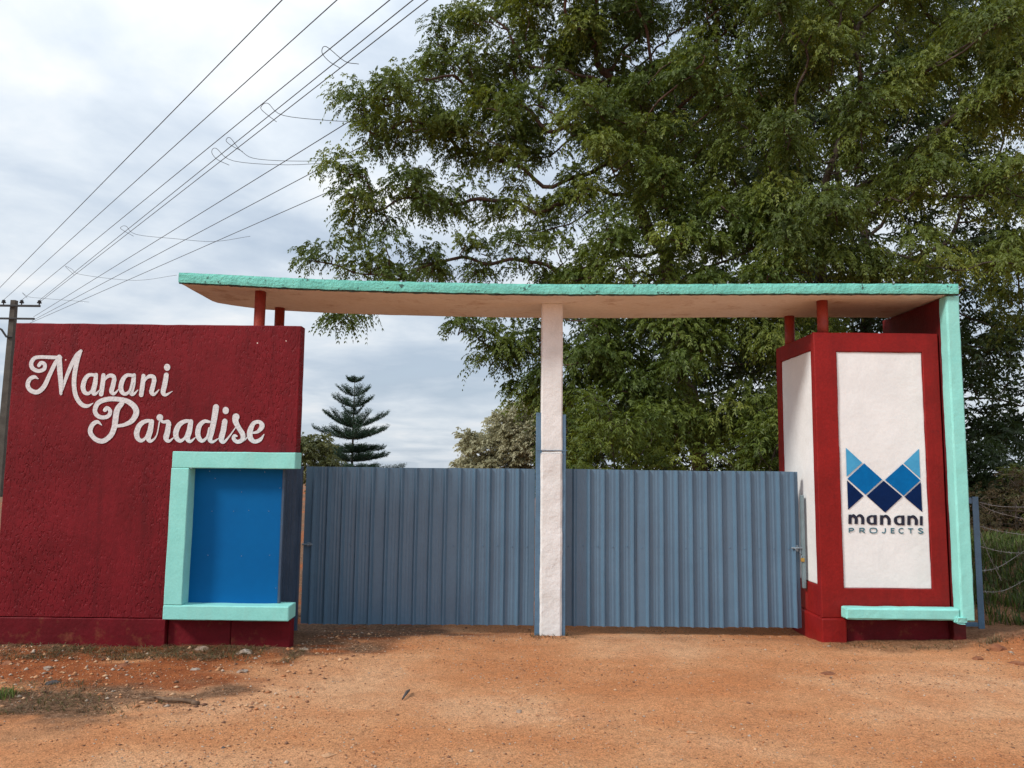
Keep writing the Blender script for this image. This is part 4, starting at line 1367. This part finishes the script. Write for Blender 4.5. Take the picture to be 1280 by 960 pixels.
ptop = nz_(95)
MB().tube([(pb_.x, YN, zg), (pb_.x, YN, nz_(800)), (pb_.x, YN, nz_(400)), (pb_.x, YN, ptop)], [0.16, 0.07, 0.045, 0.012], 8).build('trunk', M['bark'], pine, True)
g = np.random.default_rng(5)
mbp = MB()
B, D, Ls, T = [], [], [], []
tiers = [(120, 92, 48, 5), (240, 180, 105, 6), (335, 262, 150, 6), (400, 335, 70, 4), (510, 395, 250, 9), (610, 530, 300, 9), (722, 690, 345, 8), (800, 748, 335, 8), (900, 850, 360, 9), (1010, 960, 380, 9)]
for (va, vt, hw, nb) in tiers:
    za_, zt_ = nz_(va), nz_(vt)
    for q in range(nb):
        an = 2 * math.pi * (q + g.uniform(-0.25, 0.25)) / nb
        ln = hw * kz * (g.uniform(0.85, 1.2) if va < 550 else g.uniform(0.5, 1.25))
        pts = []
        for s in np.linspace(0, 1, 7):
            zz_ = za_ + (zt_ - za_) * (s ** 1.7) + g.normal(0, 0.012)
            pts.append((pb_.x + math.cos(an) * ln * s, YN + math.sin(an) * ln * s, zz_))
        mbp.tube(pts, [0.028 * (1 - 0.75 * s) for s in np.linspace(0, 1, 7)], 5)
        side = np.array([-math.sin(an), math.cos(an), 0])
        out = np.array([math.cos(an), math.sin(an), 0])
        for s in np.linspace(0.10, 1.0, max(6, int(22 * hw / 250))):
            i = min(int(s * 6), 5)
            f = s * 6 - i
            p = np.array(pts[i]) * (1 - f) + np.array(pts[i + 1]) * f
            for sg in (-1, 1, 0.35, -0.35):
                B.append(p)
                D.append(side * sg * 0.8 + out * 0.75 + np.array([0, 0, 0.5]) + g.normal(0, 0.12, 3))
                Ls.append((0.46 if hw > 100 else 0.25) * (1.05 - 0.45 * s) * g.uniform(0.75, 1.2))
mbp.build('limbs', M['bark'], pine)
B, D, Ls = np.array(B), norm(np.array(D)), np.array(Ls)
tint = np.array([(0.028, 0.058, 0.034)]) * g.uniform(0.8, 1.5, (len(B), 1))
V, Q, Cc = sprays(B, D, Ls, 5, 0.135, 0.032, -0.35, tint, g)
cr = quads_obj('crown', V, Q, M['needle'], pine, color=Cc)
cr['kind'] = 'stuff'

# ---------------------------------------------------------------- power line
YU = 37.0
pt = W(18, 375.5, YU)
up = thing('utility_pole', (pt.x, YU, -0.3), 'concrete power pole with two iron crossarms behind the sign wall', 'pole')
MB().add([(pt.x + sx * r_, YU + sy * r_, z_) for z_, r_ in ((-0.4, 0.19), (pt.z, 0.115)) for sx, sy in ((-1, -1), (1, -1), (1, 1), (-1, 1))],
         [(0, 1, 5, 4), (1, 2, 6, 5), (2, 3, 7, 6), (3, 0, 4, 7), (4, 5, 6, 7)]).build('shaft', M['pole'], up)
za1 = W(18, 383, YU).z
zb1 = W(18, 399, YU).z
xr = W(52, 386, YU).x - pt.x
arm = MB().box(pt.x - xr * 1.05, pt.x + xr * 1.02, YU - 0.21, YU - 0.12, za1 - 0.05, za1 + 0.05, 0.01).build('crossarm', M['iron'], up)
MB().box(pt.x - xr * 0.9, pt.x + xr * 0.85, YU - 0.21, YU - 0.12, zb1 - 0.045, zb1 + 0.045, 0.01).build('crossarm', M['iron'], up)
MB().tube([W(-14, 404, YU - .2), W(2, 412, YU - .2), W(8, 421, YU - .2), W(15, 421.5, YU - .12)], 0.05, 6).build('bracket', M['iron'], up)
ins = []
for px in (7, 29.5, 51.5):
    q = W(px, 383, YU)
    q = Vector((q.x, YU - 0.165, za1 + 0.05))
    ins.append(q + Vector((0, 0, 0.24)))
    MB().tube([q, q + Vector((0, 0, .08)), q + Vector((0, 0, .085)), q + Vector((0, 0, .13)), q + Vector((0, 0, .14)), q + Vector((0, 0, .2)), q + Vector((0, 0, .24))], [.03, .03, .10, .11, .07, .085, .04], 10).build('insulator', M['iron'], arm)


def wire(name, pts, rad, label, group, cat='wire'):
    o = MB().tube(pts, rad, 5).build(name, M['wire'], None, True, origin=tuple(pts[0]))
    return tag(o, label, cat, group)


ZW = 8.9


def span(a, b_, ext=0.5, n=16, sag=0.10):
    a, b_ = Vector(a), Vector(b_)
    e = a + (b_ - a) * (1 + ext)
    return [a + (e - a) * (i / n) for i in range(n + 1)]


order = ['uppermost of the five power wires, leaving the frame farthest left', 'second power wire from the left, strung from the pole’s left insulator',
         'third power wire from the left, carrying the guard loops', 'fourth power wire from the left along the top edge', 'fifth power wire from the left, nearest the big tree']
starts = [W(-36, 396, YU), ins[0], ins[1], ins[2], ins[2] + Vector((0.05, 0.02, -0.05))]
ends = [(352.5, 0), (421, 0), (487, 0), (516, 0), (534.5, 0)]
for k_ in range(5):
    wire('power_wire', span(starts[k_], H(*ends[k_], ZW), 0.25), 0.0095, order[k_].replace('’', "'"), 'overhead power wires')
low = [((42, 396), (424, 159.5), 'upper of the three lower wires disappearing into the tree crown'), ((40, 401), (456, 181), 'middle of the three lower wires disappearing into the tree crown'), ((36, 404.5), (424, 234), 'lowest wire running from the pole to the tree crown')]
for (a, b_, lab) in low:
    wire('power_wire', span(W(*a, YU - 0.2), H(*b_, 7.9), 0.03), 0.009, lab, 'overhead power wires')
k8 = 2.2857
loops = [([(972, 195), (940, 175), (920, 150), (932, 133), (985, 175), (1025, 183)], 'uppermost guard wire loop next to the tree top'),
         ([(790, 348), (760, 325), (745, 308), (765, 295), (810, 330), (950, 345), (1020, 347)], 'second guard wire loop from the top'),
         ([(693, 433), (660, 415), (646, 402), (658, 394), (690, 432), (740, 455), (900, 460), (1040, 447)], 'third guard wire loop, upper of the close pair'),
         ([(655, 472), (620, 455), (605, 435), (618, 424), (668, 460), (820, 471), (980, 462)], 'fourth guard wire loop, lower of the close pair'),
         ([(382, 675), (355, 660), (344, 651), (360, 646), (390, 670), (500, 682), (610, 690), (715, 675)], 'guard wire loop above the free end of the canopy'),
         ([(212, 785), (195, 770), (187, 760), (205, 769), (235, 785), (385, 801), (505, 786)], 'guard wire loop just left of the canopy end'),
         ([(78, 852), (64, 836), (82, 848), (130, 853), (255, 863)], 'smallest guard wire loop, lowest beside the pole')]
for pts, lab in loops:
    Pq = [H(u / k8, v / k8, ZW + 0.02) for u, v in pts]
    wire('guard_wire', [Vector(p) for p in catmull([tuple(p) for p in Pq], 5)], 0.0065, lab, 'guard wires lacing the power line')

# ---------------------------------------------------------------- fence at the right
YX = 7.95
fp = W(1223, 700, YX)
zt_ = W(1221, 621, YX).z
gz0 = float(ground_z(fp.x, YX))
fpost = thing('fence_post', (fp.x, YX, gz0 - 0.1), 'blue grey steel angle fence post beside the mint fin wall', 'post')
MB().box(fp.x - 0.032, fp.x + 0.032, YX, YX + 0.008, gz0 - 0.2, zt_, 0.002).build('flange', M['steel'], fpost)
MB().box(fp.x + 0.024, fp.x + 0.032, YX + 0.009, YX + 0.065, gz0 - 0.2, zt_, 0.002).build('web', M['steel'], fpost)
MB().box(fp.x - 0.16, fp.x - 0.034, YX + 0.002, YX + 0.03, gz0 + 0.02, gz0 + 0.06, 0.003).build('foot_bar', M['steel'], fpost)
MB().box(fp.x - 0.10, fp.x - 0.034, YX + 0.002, YX + 0.012, zt_ - 0.07, zt_ - 0.01, 0.003).build('top_lug', M['steel'], fpost)
wires = [([(1224, 628), (1250, 633), (1290, 634)], 'topmost slack barbed wire at the right edge'), ([(1224, 630), (1245, 640), (1290, 651)], 'second barbed wire from the top, sagging'), ([(1225, 658), (1250, 664), (1290, 670)], 'third barbed wire from the top'),
         ([(1225, 683), (1255, 690), (1290, 692)], 'fourth barbed wire from the top'), ([(1226, 714), (1250, 708), (1290, 682)], 'barbed wire rising to the right across the fence'), ([(1226, 740), (1255, 738), (1290, 720)], 'lowest barbed wire, over the green grass'),
         ([(1224, 662), (1236, 694), (1252, 726)], 'loose barbed wire strand hanging diagonally from the fence post')]
for i, (pts, lab) in enumerate(wires):
    Pq = catmull([tuple(W(a, b_, YX - 0.012 + 0.004 * i + 0.5 * max(0, (a - 1226) / 64) * 0.4)) for a, b_ in pts], 9)
    mb = MB().tube([Vector(p) for p in Pq], 0.0026, 5)
    for q in range(2, len(Pq) - 1, 3):
        c_ = Vector(Pq[q])
        for s in range(2):
            dd = Vector((random.uniform(-.3, .3), random.uniform(-1, 1), random.uniform(-1, 1))).normalized() * 0.022
            mb.tube([c_ - dd, c_ + dd], 0.002, 4)
    o = mb.build('barbed_wire', M['barb'], None, origin=tuple(Pq[0]))
    tag(o, lab, 'wire', 'barbed wire strands')


# ---------------------------------------------------------------- loose things on the ground
def pebble_mesh(seed, sub=1):
    bm = bmesh.new()
    bmesh.ops.create_icosphere(bm, subdivisions=sub, radius=1)
    rr = random.Random(seed)
    for v in bm.verts:
        v.co *= rr.uniform(0.65, 1.2)
    bm.verts.ensure_lookup_table()
    V = np.array([v.co[:] for v in bm.verts]); Fs = np.array([[q.index for q in f.verts] for f in bm.faces])
    bm.free()
    return V, Fs


def hit_ground(px, py):
    d = ray(px, py)
    t0 = -EYE / d.z
    for _ in range(12):
        p = Vector((d.x * t0, d.y * t0, 0))
        z = float(ground_z(p.x, p.y))
        t0 = (z - EYE) / d.z
    return Vector((d.x * t0, d.y * t0, z))


stones = [(215, 803, 7, 4, 'stone', 'pale stone against the plinth below the mint frame corner'), (306, 816, 11, 4, 'stone', 'largest flat grey stone in front of the blue niche'),
          (303, 840, 7, 3, 'stone', 'grey stone at the edge of the red soil in front of the niche'), (252, 811, 9, 3, 'stone', 'flat grey stone in litter left of the largest flat stone'),
          (60, 836, 5, 3, 'stone', 'pale stone on the red soil below the first script capital'), (67, 854, 7, 3, 'stone_dark', 'dark grey stone at the lower left edge of the red soil'),
          (335, 808, 6, 3, 'stone_red', 'reddish clod below the right end of the mint sill'), (380, 812, 6, 2, 'stone', 'white stone chip at the corner of the sign wall'),
          (244, 837, 6, 2, 'stone', 'whitish stone left of the grey stone at the red soil edge'), (155, 832, 7, 2, 'stone_red', 'flat reddish clod in the middle of the red soil'),
          (11, 830, 7, 3, 'stone_red', 'red clod at the left edge of the photo'), (648, 890, 4, 3, 'stone', 'lone grey stone in the middle of the forecourt'),
          (279, 935, 3, 2, 'stone_dark', 'small black pebble left of centre near the bottom'), (864, 916, 7, 2, 'stone_pale', 'flat orange clod in the lower middle of the forecourt'),
          (410, 944, 8, 2, 'stone_pale', 'pale flat chip at the bottom left of centre'), (1035, 842, 9, 2, 'stone_red', 'dark flat clod in front of the white and red pier'),
          (1247, 812, 9, 6, 'stone_red', 'large red lump on the mound at the right edge'), (1268, 800, 8, 6, 'stone_red', 'red lump high on the mound at the right edge'),
          (1222, 824, 6, 3, 'stone_red', 'red lump at the left foot of the mound'), (1272, 830, 8, 4, 'stone_red', 'lowest red lump of the mound at the right edge')]
for i, (px, py, rx, rz, m, lab) in enumerate(stones):
    if not lab:
        continue
    p = hit_ground(px, py)
    V, Fs = pebble_mesh(100 + i, 2)
    s = (p - Vector((0, 0, EYE))).length / F
    V = V * np.array([rx * s, rx * s * 0.7, rz * s])
    an = random.uniform(-0.4, 0.4)
    V = V @ np.array([[math.cos(an), math.sin(an), 0], [-math.sin(an), math.cos(an), 0], [0, 0, 1]])
    o = obj('stone', V + np.array(p + Vector((0, 0, -rz * s * 0.05))), Fs.tolist(), M[m], None, False, origin=tuple(p))
    tag(o, lab, 'stone', 'loose stones and clods on the forecourt')
a, b_ = hit_ground(176, 876), hit_ground(243, 880)
mid = (a + b_) / 2
pts = [a + Vector((0, 0, .014)), a.lerp(b_, .3) + Vector((0, .012, .022)), mid + Vector((0, -.006, .02)), a.lerp(b_, .8) + Vector((0, .01, .018)), b_ + Vector((0, 0, .012))]
st = MB().tube(pts, [0.006, 0.011, 0.012, 0.013, 0.014], 7).tube([pts[1], pts[1] + Vector((-.05, -.03, .02))], [.006, .003], 5).tube([b_ + Vector((-.01, -.005, .012)), b_ + Vector((.035, -.02, .008))], [.018, .015], 7).build('stick', M['wood'], None, True, origin=tuple(a))
tag(st, 'dry broken stick lying on the ground left of centre', 'stick')
a, b_ = hit_ground(503, 876), hit_ground(512, 866)
st = MB().tube([a + Vector((0, 0, .012)), a.lerp(b_, .5) + Vector((.004, 0, .03)), b_ + Vector((0, 0, .02))], [0.006, 0.012, 0.006], 6).build('twig', M['stone_dark'], None, True, origin=tuple(a))
tag(st, 'short dark twig standing out on the gravel left of the centre post', 'twig')

# gravel: far more grains than anyone could count
def chip(seed):
    rr = random.Random(seed)
    V = np.array([(1, 0, 0), (0.1, 1, 0), (-1, 0.1, 0), (0, -1, 0), (0.1, 0.1, 1), (0, 0, -1)], float)
    V *= np.array([[rr.uniform(0.7, 1.25) for _ in range(3)] for _ in range(6)])
    return V, np.array([(0, 1, 4), (1, 2, 4), (2, 3, 4), (3, 0, 4), (1, 0, 5), (2, 1, 5), (3, 2, 5), (0, 3, 5)])


variants = [chip(s) for s in range(6)]
n = 42000
xx = np.concatenate([rng.uniform(-5.2, 5.8, n)])
yy = 3.6 + 4.6 * rng.uniform(0, 1, n) ** 1.25
keep = (np.abs(xx) < 0.72 * yy + 0.3) & ~((xx < XL1 + 0.05) & (yy > YL - 0.05)) & ~((xx > bx0 - 0.05) & (yy > YFN - 0.02))
xx, yy = xx[keep], yy[keep]
dens_l = fbm(xx * 1.2, yy * 1.6, 91, 3)
keep = rng.uniform(0, 1, len(xx)) < np.clip((dens_l - 0.25) * 2.0, 0.12, 1)
xx, yy = xx[keep], yy[keep]
lt = ((xx < -1.3) & (yy > 5.2)) | ((xx > 4.2) & (yy > 6.8))
sz = 0.0030 + 0.0050 * rng.uniform(0, 1, len(xx)) ** 2.5 + np.where(rng.uniform(0, 1, len(xx)) < 0.02, rng.uniform(0.003, 0.008, len(xx)), 0) + np.where(lt & (rng.uniform(0, 1, len(xx)) < 0.15), rng.uniform(0.002, 0.013, len(xx)), 0)
zz2 = ground_z(xx, yy)
Vg, Fg, Cg = [], [], []
off = 0
pal = np.array([(0.50, 0.25, 0.12), (0.42, 0.17, 0.07), (0.54, 0.33, 0.19), (0.28, 0.13, 0.07), (0.44, 0.34, 0.26), (0.17, 0.085, 0.05)])
for q in range(len(xx)):
    Vp, Fp = variants[q % 6]
    an = rng.uniform(0, 6.28)
    ca, sa = math.cos(an), math.sin(an)
    s = sz[q]
    v = Vp * np.array([s * rng.uniform(1, 1.6), s, s * rng.uniform(0.5, 0.9)])
    v = np.stack([v[:, 0] * ca - v[:, 1] * sa + xx[q], v[:, 0] * sa + v[:, 1] * ca + yy[q], v[:, 2] + zz2[q] + s * 0.3], 1)
    Vg.append(v); Fg.append(Fp + off); off += len(v)
    Cg.append(np.repeat(pal[rng.integers(0, 6)][None] * rng.uniform(0.8, 1.15), len(v), 0))
gmat = bpy.data.materials.new('gravel grains')
gmat.use_nodes = True
vc = N(gmat.node_tree, 'ShaderNodeVertexColor', layer_name='tint')
gmat.node_tree.links.new(vc.outputs[0], gmat.node_tree.nodes['Principled BSDF'].inputs['Base Color'])
gmat.node_tree.nodes['Principled BSDF'].inputs['Roughness'].default_value = 0.9
gv = quads_obj('gravel', np.concatenate(Vg), np.concatenate(Fg), gmat, color=np.concatenate(Cg))
tag(gv, 'fine loose gravel scattered over the orange forecourt', 'gravel', kind='stuff')


def blades(name, label, spots, hgt, wid, greens, seed, lean=0.5, cat='grass', up=1.0):
    g = np.random.default_rng(seed)
    B = np.array(spots)
    n = len(B)
    h = g.uniform(hgt[0], hgt[1], n)[:, None]
    an = g.uniform(0, 2 * math.pi, n)
    out = np.stack([np.cos(an), np.sin(an), np.zeros(n)], 1)
    ln = g.uniform(0.1, 1, n)[:, None] * lean
    sd_ = np.stack([-np.sin(an), np.cos(an), np.zeros(n)], 1) * wid / 2
    a = B - np.array([0, 0, 0.01])
    m_ = B + out * h * ln * 0.35 + np.array([0, 0, up]) * h * 0.6
    tp = B + out * h * ln + np.array([0, 0, up]) * h * (1 - 0.3 * ln)
    V = np.stack([a - sd_, a + sd_, m_ + sd_ * 0.8, m_ - sd_ * 0.8, tp], 1).reshape(-1, 3)
    i0 = np.arange(n) * 5
    Q = np.concatenate([np.stack([i0, i0 + 1, i0 + 2], 1), np.stack([i0, i0 + 2, i0 + 3], 1), np.stack([i0 + 3, i0 + 2, i0 + 4], 1)])
    G = np.array(greens)
    cc = np.repeat(G[g.integers(0, len(G), n)] * g.uniform(0.7, 1.25, n)[:, None], 5, 0)
    o = quads_obj(name, V, Q, M['grass'], color=cc)
    return tag(o, label, cat, kind='stuff')


def scatter(x0, x1, y0, y1, n, seed, clump=0.0):
    g = np.random.default_rng(seed)
    x = g.uniform(x0, x1, n); y = g.uniform(y0, y1, n)
    if clump:
        k_ = g.uniform(0, 1, n) < np.clip((fbm(x * 3, y * 3, seed, 3) - clump) * 6, 0, 1)
        x, y = x[k_], y[k_]
    return np.stack([x, y, ground_z(x, y)], 1)


blades('grass', 'green rough grass behind the barbed wire fence', scatter(4.5, 8.5, 8.15, 12.5, 26000, 3, 0.30), (0.06, 0.22), 0.012, [(0.045, 0.075, 0.016), (0.075, 0.115, 0.024), (0.11, 0.15, 0.035), (0.10, 0.085, 0.04)], 4, 1.3)
blades('dry_litter', 'dead grass and litter strewn along the foot of the sign wall', np.concatenate([scatter(-5.2, -1.75, 6.35, 6.84, 5200, 8, 0.33), scatter(-4.6, -2.3, 5.05, 5.8, 2600, 9, 0.40), scatter(2.95, 5.0, 7.05, 7.35, 420, 10, 0.4), scatter(0.2, 0.62, 7.45, 7.75, 120, 11)]),
       (0.03, 0.11), 0.006, [(0.16, 0.11, 0.06), (0.22, 0.15, 0.08), (0.10, 0.065, 0.035), (0.10, 0.09, 0.03)], 5, 2.2, 'litter', 0.35)
p = hit_ground(3, 872)
gt = np.random.default_rng(12)
sp_ = np.stack([p.x - 0.02 + gt.normal(0, 0.05, 160), p.y + gt.normal(0, 0.06, 160), np.full(160, p.z)], 1)
blades('grass_tuft', 'small green grass tuft at the left edge of the photo', sp_, (0.03, 0.08), 0.006, [(0.10, 0.17, 0.04), (0.15, 0.22, 0.06), (0.18, 0.17, 0.07)], 6, 0.9)
p = hit_ground(1197, 789)
sp_ = np.stack([p.x + gt.normal(0, 0.05, 60), YFN - 0.03 - np.abs(gt.normal(0, 0.03, 60)), np.full(60, p.z)], 1)
blades('grass_tuft', 'dry grass tuft under the broken mint corner', sp_, (0.05, 0.13), 0.005, [(0.20, 0.16, 0.09), (0.26, 0.21, 0.12), (0.12, 0.10, 0.05)], 7, 0.8)
